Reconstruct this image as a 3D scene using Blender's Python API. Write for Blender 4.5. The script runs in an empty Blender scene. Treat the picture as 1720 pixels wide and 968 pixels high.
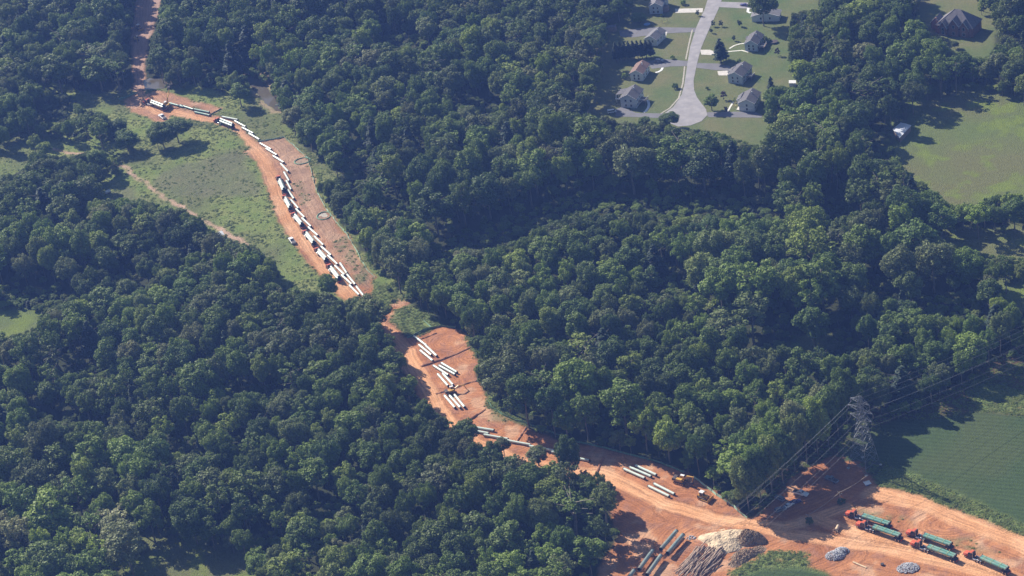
import bpy, math, random
import numpy as np
from mathutils import Matrix, Vector

# ------------------------------------------------------------------ camera, light, exposure
sc = bpy.context.scene
PIT, FOC, ROLL, HC, YS = math.radians(30.096), 3833.4, math.radians(-8.929), 546.84, 950.0
fw = np.array([0, math.cos(PIT), -math.sin(PIT)]); up0 = np.array([0, math.sin(PIT), math.cos(PIT)]); rt0 = np.array([1., 0, 0])
rt = rt0 * math.cos(ROLL) + up0 * math.sin(ROLL); up = -rt0 * math.sin(ROLL) + up0 * math.cos(ROLL)
CAM = np.array([0, -YS, HC])
cam = bpy.data.cameras.new('camera'); co = bpy.data.objects.new('camera', cam); sc.collection.objects.link(co)
cam.sensor_width = 36; cam.lens = FOC / 1720 * 36; cam.clip_start = 1; cam.clip_end = 30000
M = Matrix((tuple(rt), tuple(up), tuple(-fw))).transposed().to_4x4(); M.translation = Vector(CAM); co.matrix_world = M
sc.camera = co
SUN_AZ, SUN_EL = math.radians(130), math.radians(37)
sdir = Vector((math.cos(SUN_AZ) * math.cos(SUN_EL), math.sin(SUN_AZ) * math.cos(SUN_EL), math.sin(SUN_EL)))
w = bpy.data.worlds.new('World'); sc.world = w; w.use_nodes = True
nt = w.node_tree; bg = nt.nodes['Background']; sky = nt.nodes.new('ShaderNodeTexSky'); sky.sky_type = 'NISHITA'
sky.sun_disc = False; sky.sun_elevation = SUN_EL; sky.sun_rotation = math.atan2(sdir.x, sdir.y); sky.air_density = 1.3
nt.links.new(sky.outputs[0], bg.inputs[0]); bg.inputs[1].default_value = 0.05
sl = bpy.data.lights.new('sun', 'SUN'); so = bpy.data.objects.new('sun', sl); sc.collection.objects.link(so)
sl.energy = 5.0; sl.angle = math.radians(0.53); sl.color = (1, 0.93, 0.82)
so.rotation_euler = sdir.to_track_quat('Z', 'Y').to_euler(); so.location = (0, 0, 300)
sc.view_settings.view_transform = 'Standard'; sc.view_settings.look = 'None'; sc.view_settings.gamma = 1
sc.view_settings.exposure = 0.93
HAZE_DENS, HAZE_COL = 0.000108, (0.20, 0.36, 1.0)
sc.cycles.max_bounces = 4; sc.cycles.diffuse_bounces = 2; sc.cycles.glossy_bounces = 2; sc.cycles.transmission_bounces = 2
sc.cycles.volume_bounces = 0; sc.cycles.transparent_max_bounces = 4; sc.cycles.use_denoising = True

# ------------------------------------------------------------------ helpers
rng = np.random.default_rng(7); random.seed(7)
def W(px, py, z=0.0):
    d = fw * FOC + rt * (px - 860) + up * (484 - py); t = (z - HC) / d[2]; p = CAM + d * t
    return np.array([p[0], p[1], z])
def PX(P):
    P = np.asarray(P, float); d = P - CAM; dz = d @ fw
    return np.stack([860 + FOC * (d @ rt) / dz, 484 - FOC * (d @ up) / dz], -1)
def pip(x, y, poly):
    poly = np.asarray(poly, float); x = np.asarray(x, float); y = np.asarray(y, float); r = np.zeros(x.shape, bool)
    bb = (x > poly[:, 0].min()) & (x < poly[:, 0].max()) & (y > poly[:, 1].min()) & (y < poly[:, 1].max())
    if not bb.any(): return r
    xs, ys = x[bb], y[bb]; q = np.zeros(xs.shape, bool); n = len(poly)
    for i in range(n):
        x1, y1 = poly[i]; x2, y2 = poly[(i + 1) % n]
        if y1 == y2: continue
        c = ((y1 > ys) != (y2 > ys)) & (xs < (x2 - x1) * (ys - y1) / (y2 - y1) + x1); q ^= c
    r[bb] = q; return r
_lat = {}
def vn(x, y, s, seed):
    if seed not in _lat: _lat[seed] = np.random.default_rng(seed).random((512, 512))
    g = _lat[seed]; u = np.asarray(x) / s + 1000; v = np.asarray(y) / s + 1000
    i = np.floor(u).astype(int); j = np.floor(v).astype(int); a = u - i; b = v - j
    a = a * a * (3 - 2 * a); b = b * b * (3 - 2 * b); i0 = i % 512; i1 = (i + 1) % 512; j0 = j % 512; j1 = (j + 1) % 512
    return (g[i0, j0] * (1 - a) + g[i1, j0] * a) * (1 - b) + (g[i0, j1] * (1 - a) + g[i1, j1] * a) * b
def fbm(x, y, s, seed, o=3):
    t = 0; a = .5; tot = 0
    for k in range(o): t = t + a * vn(x, y, s / 2 ** k, seed + k); tot += a; a *= .55
    return t / tot
def tag(o, label=None, cat=None, group=None, kind=None):
    for k, v in (('label', label), ('category', cat), ('group', group), ('kind', kind)):
        if v: o[k] = v
    return o
def link(o, parent=None):
    sc.collection.objects.link(o)
    if parent: o.parent = parent
    return o
def empty(name, loc, rz=0, s=1):
    o = bpy.data.objects.new(name, None); o.location = loc; o.rotation_euler = (0, 0, rz); o.scale = (s, s, s); o.empty_display_size = .5
    return link(o)
def copy_tree(o, parent=None):
    c = o.copy(); sc.collection.objects.link(c); c.parent = parent
    for ch in o.children: copy_tree(ch, c)
    return c
class MB:
    def __init__(s): s.v = []; s.f = []
    def add(s, v, f):
        n = len(s.v); s.v += [tuple(map(float, p)) for p in v]; s.f += [tuple(i + n for i in q) for q in f]; return s
    def box(s, x0, x1, y0, y1, z0, z1, tx=0, ty=0):   # tx,ty: top inset
        return s.add([(x0, y0, z0), (x1, y0, z0), (x1, y1, z0), (x0, y1, z0), (x0 + tx, y0 + ty, z1), (x1 - tx, y0 + ty, z1), (x1 - tx, y1 - ty, z1), (x0 + tx, y1 - ty, z1)],
                     [(3, 2, 1, 0), (4, 5, 6, 7), (0, 1, 5, 4), (1, 2, 6, 5), (2, 3, 7, 6), (3, 0, 4, 7)])
    def prism(s, prof, y0, y1):                       # prof in x,z extruded along y
        n = len(prof); v = [(x, y0, z) for x, z in prof] + [(x, y1, z) for x, z in prof]
        return s.add(v, [tuple(range(n)), tuple(range(2 * n - 1, n - 1, -1))] + [((i + 1) % n, i, i + n, (i + 1) % n + n) for i in range(n)])
    def tube(s, a, b, r, r2=None, n=8, cap=True):
        a = Vector(a); b = Vector(b); d = (b - a).normalized(); r2 = r if r2 is None else r2
        t = d.orthogonal().normalized(); u = d.cross(t); v = []
        for p, q in ((a, r), (b, r2)):
            for k in range(n):
                an = 2 * math.pi * k / n; v.append(p + t * math.cos(an) * q + u * math.sin(an) * q)
        f = [(k, (k + 1) % n, (k + 1) % n + n, k + n) for k in range(n)]
        if cap: f += [tuple(range(n - 1, -1, -1)), tuple(range(n, 2 * n))]
        return s.add(v, f)
    def wheel(s, x, y, z, r, wd, n=14): return s.tube((x, y - wd / 2, z), (x, y + wd / 2, z), r, n=n)
    def build(s, name, m, parent=None, smooth=False, bevel=0):
        me = bpy.data.meshes.new(name); me.from_pydata(s.v, [], s.f); me.update()
        if smooth: me.polygons.foreach_set('use_smooth', [True] * len(me.polygons))
        me.materials.append(m); o = bpy.data.objects.new(name, me)
        if bevel:
            b = o.modifiers.new('b', 'BEVEL'); b.width = bevel; b.segments = 2; b.limit_method = 'ANGLE'
        return link(o, parent)

def mat(name, col, rough=.7, metal=0., var=.15, scale=2., bump=0., dirt=None, dirtamt=.4, spec=.4):
    m = bpy.data.materials.new(name); m.use_nodes = True; t = m.node_tree; N = t.nodes; L = t.links; b = N['Principled BSDF']
    b.inputs['Roughness'].default_value = rough; b.inputs['Metallic'].default_value = metal; b.inputs['Specular IOR Level'].default_value = spec
    tc = N.new('ShaderNodeTexCoord'); no = N.new('ShaderNodeTexNoise'); no.inputs['Scale'].default_value = scale; no.inputs['Detail'].default_value = 5
    L.new(tc.outputs['Object'], no.inputs['Vector'])
    mp = N.new('ShaderNodeMapRange'); mp.inputs[1].default_value = .3; mp.inputs[2].default_value = .7; mp.inputs[3].default_value = 1 - var; mp.inputs[4].default_value = 1 + var
    L.new(no.outputs[0], mp.inputs[0]); mx = N.new('ShaderNodeVectorMath'); mx.operation = 'SCALE'; mx.inputs[0].default_value = col; L.new(mp.outputs[0], mx.inputs['Scale'])
    out = mx.outputs[0]
    if dirt:
        n2 = N.new('ShaderNodeTexNoise'); n2.inputs['Scale'].default_value = scale * .6; n2.inputs['Detail'].default_value = 6; L.new(tc.outputs['Object'], n2.inputs['Vector'])
        m2 = N.new('ShaderNodeMapRange'); m2.inputs[1].default_value = .42; m2.inputs[2].default_value = .62; m2.inputs[4].default_value = dirtamt; L.new(n2.outputs[0], m2.inputs[0])
        mm = N.new('ShaderNodeMix'); mm.data_type = 'RGBA'; L.new(m2.outputs[0], mm.inputs[0]); L.new(out, mm.inputs[6]); mm.inputs[7].default_value = (*dirt, 1); out = mm.outputs[2]
    L.new(out, b.inputs['Base Color'])
    if bump:
        bp = N.new('ShaderNodeBump'); bp.inputs['Distance'].default_value = bump; L.new(no.outputs[0], bp.inputs['Height']); L.new(bp.outputs[0], b.inputs['Normal'])
    return m
DUST = (.42, .22, .12)
MT = dict(
    pipe=mat('pipe_coating', (.13, .31, .25), .3, 0, .12, .7, dirt=(.42, .36, .27), dirtamt=.3, spec=.5),
    pipew=mat('pipe_coating_lit', (.56, .66, .60), .3, 0, .1, .6, dirt=(.45, .38, .28), dirtamt=.25, spec=.5),  # lit copy of the green coating: gloss and haze whiteness put into its colour
    pipem=mat('light_green_pipe_coating', (.34, .52, .44), .3, 0, .12, .7, dirt=(.42, .36, .27), dirtamt=.3, spec=.5),
    pipes=mat('steel_pipe', (.27, .33, .30), .25, .3, .25, .5, dirt=(.25, .17, .12), dirtamt=.4),
    rim=mat('bare_steel', (.10, .09, .09), .6, .3, .2, 3), inner=mat('pipe_inside', (.03, .03, .03), .9, 0, .1, 1),
    red=mat('red_paint', (.58, .10, .045), .35, 0, .1, 2, dirt=DUST, dirtamt=.35), dark=mat('dark_steel', (.045, .045, .05), .6, .2, .3, 3, dirt=(.22, .13, .09), dirtamt=.5),
    white=mat('white_paint', (.72, .73, .74), .35, 0, .06, 2, dirt=(.5, .4, .32), dirtamt=.25), glass=mat('window_glass', (.03, .04, .055), .08, 0, .1, 1, spec=.7),
    tyre=mat('tyre_rubber', (.03, .028, .027), .85, 0, .2, 4, dirt=(.25, .14, .09), dirtamt=.5), chrome=mat('bright_metal', (.65, .66, .68), .25, .8, .1, 3),
    yel=mat('yellow_paint', (.58, .33, .05), .45, 0, .12, 2, dirt=DUST, dirtamt=.5), lamp=mat('lamp_lens', (.6, .6, .55), .2, 0, .05, 3),
    galv=mat('galvanised_steel', (.24, .25, .26), .5, .3, .2, .6), wire=mat('wire', (.19, .20, .22), .5, .3, .1, .1), porc=mat('insulator', (.22, .2, .2), .3, 0, .1, 2),
    wood=mat('pole_wood', (.28, .23, .18), .85, 0, .3, 2), log=mat('log_bark', (.34, .25, .19), .9, 0, .5, 1.2, .1), logend=mat('cut_wood', (.55, .42, .28), .8, 0, .2, 2),
    plank=mat('sawn_wood', (.55, .40, .25), .8, 0, .25, 2),
    siding=mat('pale_siding', (.60, .62, .64), .7, 0, .08, 1.5), sidingb=mat('blue_grey_siding', (.42, .47, .52), .7, 0, .08, 1.5), brick=mat('red_brick', (.27, .13, .09), .85, 0, .25, 2, dirt=(.16, .09, .07), dirtamt=.5),
    shg=mat('grey_shingles', (.105, .10, .108), .9, 0, .22, 1.1, .03), shl=mat('light_grey_shingles', (.16, .155, .165), .9, 0, .2, 1.1, .03), shb=mat('brown_shingles', (.19, .12, .10), .9, 0, .2, 1.1, .03),
    shp=mat('slate_shingles', (.15, .14, .15), .9, 0, .25, .8, .03), tin=mat('pale_metal_roof', (.62, .64, .68), .45, .2, .12, .6), trim=mat('white_trim', (.7, .7, .7), .6, 0, .05, 2),
    deck=mat('deck_boards', (.25, .19, .15), .8, 0, .25, 3), concrete=mat('concrete', (.50, .47, .43), .85, 0, .12, .5, .02), asphalt=mat('old_asphalt', (.28, .265, .27), .9, 0, .16, .25, .02, dirt=(.22, .21, .22), dirtamt=.6),
    asphd=mat('dark_asphalt', (.15, .145, .155), .9, 0, .12, .2, .02), sidewalk=mat('pale_walk', (.62, .60, .54), .8, 0, .06, 1), fence=mat('green_fence_mesh', (.16, .30, .19), .8, 0, .2, 1),
    fencep=mat('pale_green_fence_mesh', (.40, .62, .47), .7, 0, .12, 1), stone=mat('grey_stone', (.42, .42, .44), .85, 0, .4, 1.5), blue=mat('blue_plastic', (.10, .22, .42), .5, 0, .1, 2),
    mulch=mat('wood_chips', (.62, .48, .32), .95, 0, .25, .9, .25, dirt=(.30, .23, .16), dirtamt=.5), purple=mat('dark_blue_paint', (.09, .08, .20), .3, 0, .05, 2), silver=mat('silver_paint', (.25, .26, .29), .35, .3, .05, 2),
    yard=mat('play_plastic', (.55, .50, .10), .6, 0, .1, 2), gravel=mat('gravel_strip', (.36, .33, .28), .95, 0, .3, 1.0, .1), brush=mat('dead_brush', (.27, .19, .125), .95, 0, .5, 1.5, .3))

# ------------------------------------------------------------------ zones traced where they lie on the ground
ROW1 = [(232, -40), (228, 20), (223, 60), (226, 150), (230, 158), (208, 170), (220, 188), (245, 196), (262, 206), (275, 208), (290, 192), (300, 196), (330, 202), (358, 206), (385, 214), (403, 228), (424, 252), (411, 251), (408, 256), (432, 272), (446, 312), (468, 372), (495, 412), (520, 444), (548, 470), (565, 492), (585, 510), (600, 530), (640, 575), (662, 605), (690, 640), (710, 680), (740, 720), (790, 765), (850, 790), (920, 810), (985, 818), (1020, 850), (1040, 900), (1010, 950), (985, 1000), (960, 1060),
        (1800, 1080), (1800, 930), (1720, 897), (1640, 868), (1560, 838), (1500, 822), (1478, 818), (1440, 770), (1400, 765), (1330, 800), (1290, 850), (1262, 872), (1252, 866), (1200, 826), (1165, 800), (1130, 785), (1060, 765), (1000, 750), (940, 742), (890, 722), (850, 703), (825, 690), (812, 655), (800, 630), (800, 600), (785, 562), (765, 553), (741, 548), (720, 555), (690, 567), (680, 568), (665, 545), (652, 540), (660, 525), (690, 508), (660, 502), (650, 525),
        (628, 505), (625, 485), (632, 465), (612, 450), (595, 416), (582, 394), (568, 378), (546, 347), (532, 320), (524, 289), (520, 276), (517, 267), (476, 231), (434, 240), (412, 218), (385, 200), (352, 194), (374, 182), (330, 171), (290, 159), (262, 151), (246, 160), (243, 150), (243, 105), (250, 66), (268, 20), (274, -40)]
TAN = [[(436, 238), (476, 232), (518, 270), (524, 300), (545, 347), (560, 372), (590, 412), (612, 450), (630, 465), (622, 485), (606, 478), (580, 440), (545, 400), (510, 358), (492, 320), (488, 300), (470, 265), (450, 245)]]
TANG = [[(495, 310), (505, 305), (520, 345), (508, 345)], [(555, 395), (580, 400), (600, 430), (625, 462), (615, 485), (600, 470), (575, 430)], [(300, 178), (335, 180), (350, 188), (330, 186)], [(820, 690), (840, 700), (860, 712), (840, 712), (826, 704)], [(1395, 848), (1440, 848), (1490, 862), (1530, 880), (1500, 876), (1430, 860)], [(1560, 905), (1620, 905), (1680, 930), (1640, 930)], [(655, 625), (672, 622), (690, 650), (680, 655)]]
ROADC = [([(252, -40), (248, 0), (242, 40), (236, 80), (234, 130), (237, 158), (250, 175), (266, 188)], 7), ([(290, 188), (340, 201), (385, 213), (415, 240), (440, 266), (458, 298), (468, 330), (486, 366), (510, 402), (535, 437), (562, 470), (590, 500), (612, 520), (640, 550), (665, 570), (692, 604), (714, 645), (734, 685), (760, 718), (800, 745), (870, 775), (950, 792), (1010, 797), (1060, 818), (1120, 848), (1200, 872), (1260, 882), (1330, 898), (1400, 908), (1480, 920), (1560, 938), (1650, 960), (1780, 1000)], 7),
         ([(1240, 880), (1320, 884), (1380, 868), (1420, 852)], 6), ([(1370, 872), (1430, 892), (1500, 908), (1600, 930), (1680, 962), (1760, 1000)], 6), ([(1470, 826), (1560, 850), (1640, 885), (1760, 930)], 9), ([(425, 255), (448, 290), (462, 335), (480, 378), (505, 415)], 3)]
TRACK = [(60, 245), (90, 251), (125, 258), (160, 268), (205, 280), (240, 305), (262, 322), (290, 340), (315, 356), (340, 370), (400, 402), (415, 413)]
CROP = [[(1415, 775), (1440, 735), (1500, 705), (1560, 705), (1600, 700), (1640, 692), (1720, 700), (1850, 712), (1850, 935), (1720, 880), (1640, 845), (1560, 812), (1510, 790), (1480, 775)], [(1225, 1100), (1222, 985), (1248, 962), (1290, 949), (1350, 950), (1398, 968), (1440, 1100)]]
MEAD = [(-60, 120), (75, 138), (115, 143), (150, 158), (228, 152), (330, 140), (385, 155), (400, 138), (445, 138), (475, 190), (520, 255), (570, 295), (560, 350), (625, 450), (680, 470), (690, 510), (745, 545), (700, 570), (640, 540), (560, 530), (470, 520), (400, 450), (340, 420), (270, 400), (150, 360), (60, 330), (-60, 330)]
FALLOW = [[(350, 265), (400, 250), (425, 290), (440, 330), (400, 330), (300, 330), (255, 310), (270, 290)], [(190, 330), (215, 310), (250, 335), (265, 350), (210, 350), (190, 340)]]
WEEDB = [[(1478, 785), (1510, 785), (1560, 808), (1640, 843), (1760, 895), (1760, 912), (1700, 896), (1640, 868), (1560, 836), (1500, 820), (1475, 815)], [(1255, 940), (1290, 925), (1350, 935), (1400, 975), (1392, 972), (1350, 956), (1290, 955), (1240, 972), (1215, 990), (1200, 985)], [(1640, 645), (1720, 655), (1850, 650), (1850, 700), (1720, 698), (1640, 690)], [(665, 520), (700, 520), (741, 547), (690, 567), (660, 545)], [(630, 475), (660, 480), (670, 505), (640, 520), (628, 505)], [(822, 640), (840, 660), (860, 690), (900, 712), (882, 712), (845, 700), (826, 686), (815, 665)], [(790, 560), (806, 580), (806, 600), (800, 600), (785, 565)]]
LAWN = [[(985, -60), (985, 205), (1040, 206), (1110, 215), (1180, 220), (1290, 262), (1300, 170), (1345, 150), (1400, -60)], [(1530, -60), (1545, 90), (1660, 110), (1700, -60)]]
PAST = [[(1480, 140), (1850, 140), (1850, 345), (1690, 335), (1600, 360), (1480, 300)], [(1560, 380), (1800, 380), (1800, 530), (1690, 520), (1640, 470)], [(1325, 560), (1400, 560), (1400, 592), (1330, 600)], [(-80, 245), (60, 255), (50, 300), (-80, 310)], [(-80, 505), (80, 520), (70, 570), (-80, 580)], [(200, 890), (440, 900), (470, 1060), (180, 1060)]]
CORR = [(1250, 880), (1270, 800), (1330, 770), (1400, 720), (1440, 680), (1540, 690), (1640, 620), (1740, 550), (1900, 450), (1900, 660), (1740, 700), (1500, 790), (1400, 880)]
def wp(poly): return np.array([W(x, y)[:2] for x, y in poly])

# ------------------------------------------------------------------ terrain grid
X0, X1, Y0, Y1 = -420, 440, -330, 560
gx = np.arange(X0, X1 + 1, 1.0); gy = np.arange(Y0, Y1 + 1, 1.0); nx, ny = len(gx), len(gy)
GX, GY = np.meshgrid(gx, gy)
jx = (fbm(GX, GY, 7, 11) - .5) * 5; jy = (fbm(GX, GY, 7, 31) - .5) * 5
JX, JY = GX + jx, GY + jy
def blur(m, n=1):
    m = m.astype(float)
    for _ in range(n):
        p = np.pad(m, 1, 'edge'); m = (p[1:-1, 1:-1] * 2 + p[:-2, 1:-1] + p[2:, 1:-1] + p[1:-1, :-2] + p[1:-1, 2:]) / 6
    return m
def zone(polys, jit=1.0, n=1):
    if isinstance(polys[0][0], (int, float)): polys = [polys]
    m = np.zeros(GX.shape, bool)
    for p in polys: m |= pip(GX + jx * jit, GY + jy * jit, wp(p))
    return blur(m, n)
def lateral(pts, X, Y):
    q = wp(pts); best = np.full(X.shape, 1e9); lat = np.zeros(X.shape); alo = np.zeros(X.shape); acc = 0
    for i in range(len(q) - 1):
        a, b = q[i], q[i + 1]; d = b - a; L = np.hypot(*d); d = d / L; rx, ry = X - a[0], Y - a[1]
        t = np.clip(rx * d[0] + ry * d[1], 0, L); s = rx * d[1] - ry * d[0]; dist = np.hypot(rx - t * d[0], ry - t * d[1]); k = dist < best
        best = np.where(k, dist, best); lat = np.where(k, s, lat); alo = np.where(k, acc + t, alo); acc += L
    return best, lat, alo
row = zone(ROW1, .6, 1); tan = zone(TAN, 1, 3); tang = zone(TANG, 1.5, 4); mead = zone(MEAD, 2, 3); fal = zone(FALLOW, 2, 5)
crop = zone(CROP, .4, 1); weedb = zone(WEEDB, 1.2, 2); lawn = zone(LAWN, 1, 2); past = zone(PAST, 2, 4); corr = zone(CORR, 2, 4)
row = row * (1 - crop)
tb, tl, ta = lateral(TRACK, JX, JY); track = np.clip((1.9 - tb) / 1.0, 0, 1) * np.clip(.35 + vn(GX, GY, 5, 77), 0, 1)
n1 = fbm(GX, GY, 40, 101); n2 = fbm(GX, GY, 9, 111); n3 = fbm(GX, GY, 3.2, 121, 2); n4 = vn(GX, GY, 1.3, 131)
C = np.zeros(GX.shape + (3,)); 
def setc(mask, a, b, t):
    global C
    t = np.clip(t, 0, 1)[..., None]; col = np.array(a) * (1 - t) + np.array(b) * t; C = C * (1 - mask[..., None]) + col * mask[..., None]
one = np.ones(GX.shape)
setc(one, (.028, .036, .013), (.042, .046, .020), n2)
setc(past, (.115, .148, .048), (.135, .138, .058), (n1 - .3) * 2.5); setc(past * np.clip((n2 - .52) * 6, 0, 1) * .8, (.135, .18, .035), (.16, .20, .04), n3)
setc(lawn, (.085, .122, .040), (.145, .138, .062), (n1 * .5 + n2 * .5 - .3) * 2.2)
setc(mead, (.155, .205, .056), (.22, .24, .08), (n2 - .3) * 2.4); setc(mead * np.clip((n1 - .5) * 5, 0, 1) * .6, (.10, .105, .055), (.13, .115, .065), n3)
setc(fal * .7, (.13, .14, .07), (.155, .145, .09), n2)
setc(corr * .9, (.045, .06, .022), (.10, .065, .035), (n2 - .3) * 2.4)
setc(crop, (.042, .070, .026), (.056, .084, .032), n2); setc(crop * np.clip((n1 - .5) * 4, 0, .6), (.064, .082, .032), (.068, .084, .032), n3)
rowx = row * np.clip(1.25 - mead * 0, 0, 1)
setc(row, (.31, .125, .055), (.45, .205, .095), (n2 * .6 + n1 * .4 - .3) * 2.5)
setc(row * np.clip((n3 - .55) * 5, 0, .55), (.25, .125, .085), (.30, .15, .10), n4)
setc(row * np.clip((n2 - .6) * 6, 0, .5), (.50, .32, .21), (.52, .35, .23), n4)
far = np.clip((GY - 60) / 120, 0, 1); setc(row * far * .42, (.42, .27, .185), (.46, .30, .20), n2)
setc(row * tan * .75, (.30, .20, .135), (.42, .27, .18), (n2 - .3) * 2.5); setc(row * tang * np.clip(n3 * 2 - .45, 0, .85), (.14, .15, .06), (.24, .20, .11), n2)
setc(weedb * np.clip(n3 * 3 - .55, .35, 1), (.10, .15, .045), (.17, .20, .065), n4)
road = np.zeros(GX.shape); lat = np.zeros(GX.shape); alo = np.zeros(GX.shape); bd = np.full(GX.shape, 1e9)
for k, (pts, wd) in enumerate(ROADC):
    d, l, a = lateral(pts, GX + jx * .35, GY + jy * .35); m = np.clip((wd / 2 + .8 - d) / 1.6, 0, 1); road = np.maximum(road, m)
    c = d < bd; bd = np.where(c, d, bd); lat = np.where(c, l, lat); alo = np.where(c, a, alo)
road = road * row
setc(road * .95, (.54, .27, .13), (.64, .36, .20), (n2 - .25) * 2)
upt = zone([(205, -60), (300, -60), (262, 152), (212, 152)], 0, 3); setc(row * upt * .85, (.27, .18, .14), (.34, .235, .185), n2)  # distant haze put into the upper track's colour: duller and browner
setc(track * (1 - row), (.40, .26, .18), (.52, .36, .26), n3)
# low relief: rough soil on the clearing, tussocks on the meadow, level ground elsewhere
HG = .25 * row * (1 - road) * (n3 - .5) * 2 + .5 * np.clip(mead - row, 0, 1) * (n3 - .3) + weedb * .6 * (n4 - .2) + .10 * row * (n4 - .5)
water_polys = [[(240, 136), (252, 131), (285, 132), (292, 140), (275, 150), (244, 150)], [(418, 120), (438, 128), (452, 150), (472, 172), (476, 188), (462, 186), (440, 170), (424, 150), (410, 130)]]
wat = zone(water_polys, 0, 1); HG = HG - wat * .4
banks = [(425, 110), (450, 128), (462, 150), (482, 176), (476, 190), (455, 190), (425, 160), (405, 130)]
bk = zone(banks, 1, 2); setc(bk * (1 - wat) * .8, (.34, .25, .17), (.42, .30, .2), n3)
def hz(x, y):
    i = min(max(int(round(x - X0)), 0), nx - 1); j = min(max(int(round(y - Y0)), 0), ny - 1); return float(HG[j, i])
def G(px, py, dz=0):
    p = W(px, py); return Vector((p[0], p[1], hz(p[0], p[1]) + dz))
for cx_, cy_, R_ in ((785, 672, 14), (752, 575, 10), (790, 600, 9), (1200, 900, 20), (1150, 850, 12), (1450, 890, 14), (1600, 880, 16), (1350, 930, 16), (240, 180, 10), (575, 400, 9), (500, 265, 10), (860, 740, 12)):
    c_ = W(cx_, cy_); ex = 1.6 if R_ > 13 else 1.0; d_ = np.hypot((GX - c_[0]) / ex, GY - c_[1]); q_ = (d_ < R_ * (.7 + .6 * n2)) & (bd > 4); lat = np.where(q_, d_ * 1.3, lat); alo = np.where(q_, np.arctan2(GY - c_[1], GX - c_[0]) * d_ * 1.5, alo); bd = np.where(q_, 6, bd)
trk = np.stack([lat, alo, np.clip(row * (1.0 - bd / 45), 0, 1)], -1)
kindw = np.stack([row, crop, np.clip(mead + weedb + past * .6, 0, 1)], -1)
cls = np.zeros(GX.shape, int)
for k, m in ((1, lawn), (2, past), (3, mead), (4, crop), (5, row)): cls[m > .5] = k
cls[(track > .4) & (row < .5)] = 6

def ground_mat():
    m = bpy.data.materials.new('ground_cover'); m.use_nodes = True; t = m.node_tree; N = t.nodes; L = t.links; b = N['Principled BSDF']
    b.inputs['Roughness'].default_value = .95; b.inputs['Specular IOR Level'].default_value = .1
    def att(n): a = N.new('ShaderNodeAttribute'); a.attribute_name = n; return a
    def noise(vec, s, d=4): n = N.new('ShaderNodeTexNoise'); n.inputs['Scale'].default_value = s; n.inputs['Detail'].default_value = d; L.new(vec, n.inputs['Vector']); return n.outputs[0]
    def math_(op, a, b_, clamp=False):
        n = N.new('ShaderNodeMath'); n.operation = op; n.use_clamp = clamp
        for i, v in enumerate((a, b_)):
            if isinstance(v, (int, float)): n.inputs[i].default_value = v
            else: L.new(v, n.inputs[i])
        return n.outputs[0]
    col = att('Col'); tr = att('Trk'); kd = att('Knd'); tc = N.new('ShaderNodeTexCoord').outputs['Object']
    ks = N.new('ShaderNodeSeparateXYZ'); L.new(kd.outputs['Vector'], ks.inputs[0]); ts = N.new('ShaderNodeSeparateXYZ'); L.new(tr.outputs['Vector'], ts.inputs[0])
    mp = N.new('ShaderNodeMapping'); mp.inputs['Scale'].default_value = (1.0, .035, 0); L.new(tr.outputs['Vector'], mp.inputs['Vector'])
    st = noise(mp.outputs[0], 1.1, 4); st = math_('MULTIPLY', math_('SUBTRACT', st, .5), math_('MULTIPLY', ts.outputs[2], 1.5))
    fine = noise(tc, 1.6, 5); fine = math_('SUBTRACT', fine, .5)
    big = math_('SUBTRACT', noise(tc, .45, 4), .5)
    # crop rows
    mr = N.new('ShaderNodeMapping'); mr.inputs['Rotation'].default_value = (0, 0, math.radians(24)); L.new(tc, mr.inputs['Vector'])
    wv = N.new('ShaderNodeTexWave'); wv.bands_direction = 'Y'; wv.inputs['Scale'].default_value = .125; wv.inputs['Distortion'].default_value = 2.2; wv.inputs['Detail'].default_value = 2; wv.inputs['Detail Scale'].default_value = .4; L.new(mr.outputs[0], wv.inputs['Vector'])
    rows = math_('MULTIPLY', math_('SUBTRACT', wv.outputs[1], .5), math_('MULTIPLY', ks.outputs[1], .2))
    f = math_('ADD', math_('MULTIPLY', fine, 1.1), math_('ADD', st, math_('ADD', rows, math_('MULTIPLY', big, .5))))
    f = math_('ADD', f, 1.0); mx = N.new('ShaderNodeVectorMath'); mx.operation = 'SCALE'; L.new(col.outputs['Color'], mx.inputs[0]); L.new(f, mx.inputs['Scale']); L.new(mx.outputs[0], b.inputs['Base Color'])
    hgt = math_('ADD', math_('MULTIPLY', fine, math_('ADD', math_('MULTIPLY', ks.outputs[2], 1.2), .35)), math_('MULTIPLY', st, .25))
    bp = N.new('ShaderNodeBump'); bp.inputs['Distance'].default_value = .7; L.new(hgt, bp.inputs['Height']); L.new(bp.outputs[0], b.inputs['Normal'])
    return m
GM = ground_mat()
Vall = np.stack([GX, GY, HG], -1).reshape(-1, 3); Call = np.clip(C, 0, 1).reshape(-1, 3); Tall = trk.reshape(-1, 3); Kall = kindw.reshape(-1, 3)
idx = np.arange(nx * ny).reshape(ny, nx); Q = np.stack([idx[:-1, :-1], idx[:-1, 1:], idx[1:, 1:], idx[1:, :-1]], -1).reshape(-1, 4); qc = cls[:-1, :-1].reshape(-1)
def mesh_from(name, V, F, attrs, m):
    me = bpy.data.meshes.new(name); me.vertices.add(len(V)); me.vertices.foreach_set('co', V.astype(np.float32).ravel()); me.loops.add(F.size)
    me.loops.foreach_set('vertex_index', F.astype(np.int32).ravel()); me.polygons.add(len(F)); me.polygons.foreach_set('loop_start', (np.arange(len(F)) * F.shape[1]).astype(np.int32))
    me.polygons.foreach_set('use_smooth', np.ones(len(F), bool))
    for n, d in attrs.items():
        a = me.attributes.new(n, 'FLOAT_VECTOR', 'POINT'); a.data.foreach_set('vector', d.astype(np.float32).ravel())
    me.update(calc_edges=True); me.materials.append(m); return me
SKIRT = 3000
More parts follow.
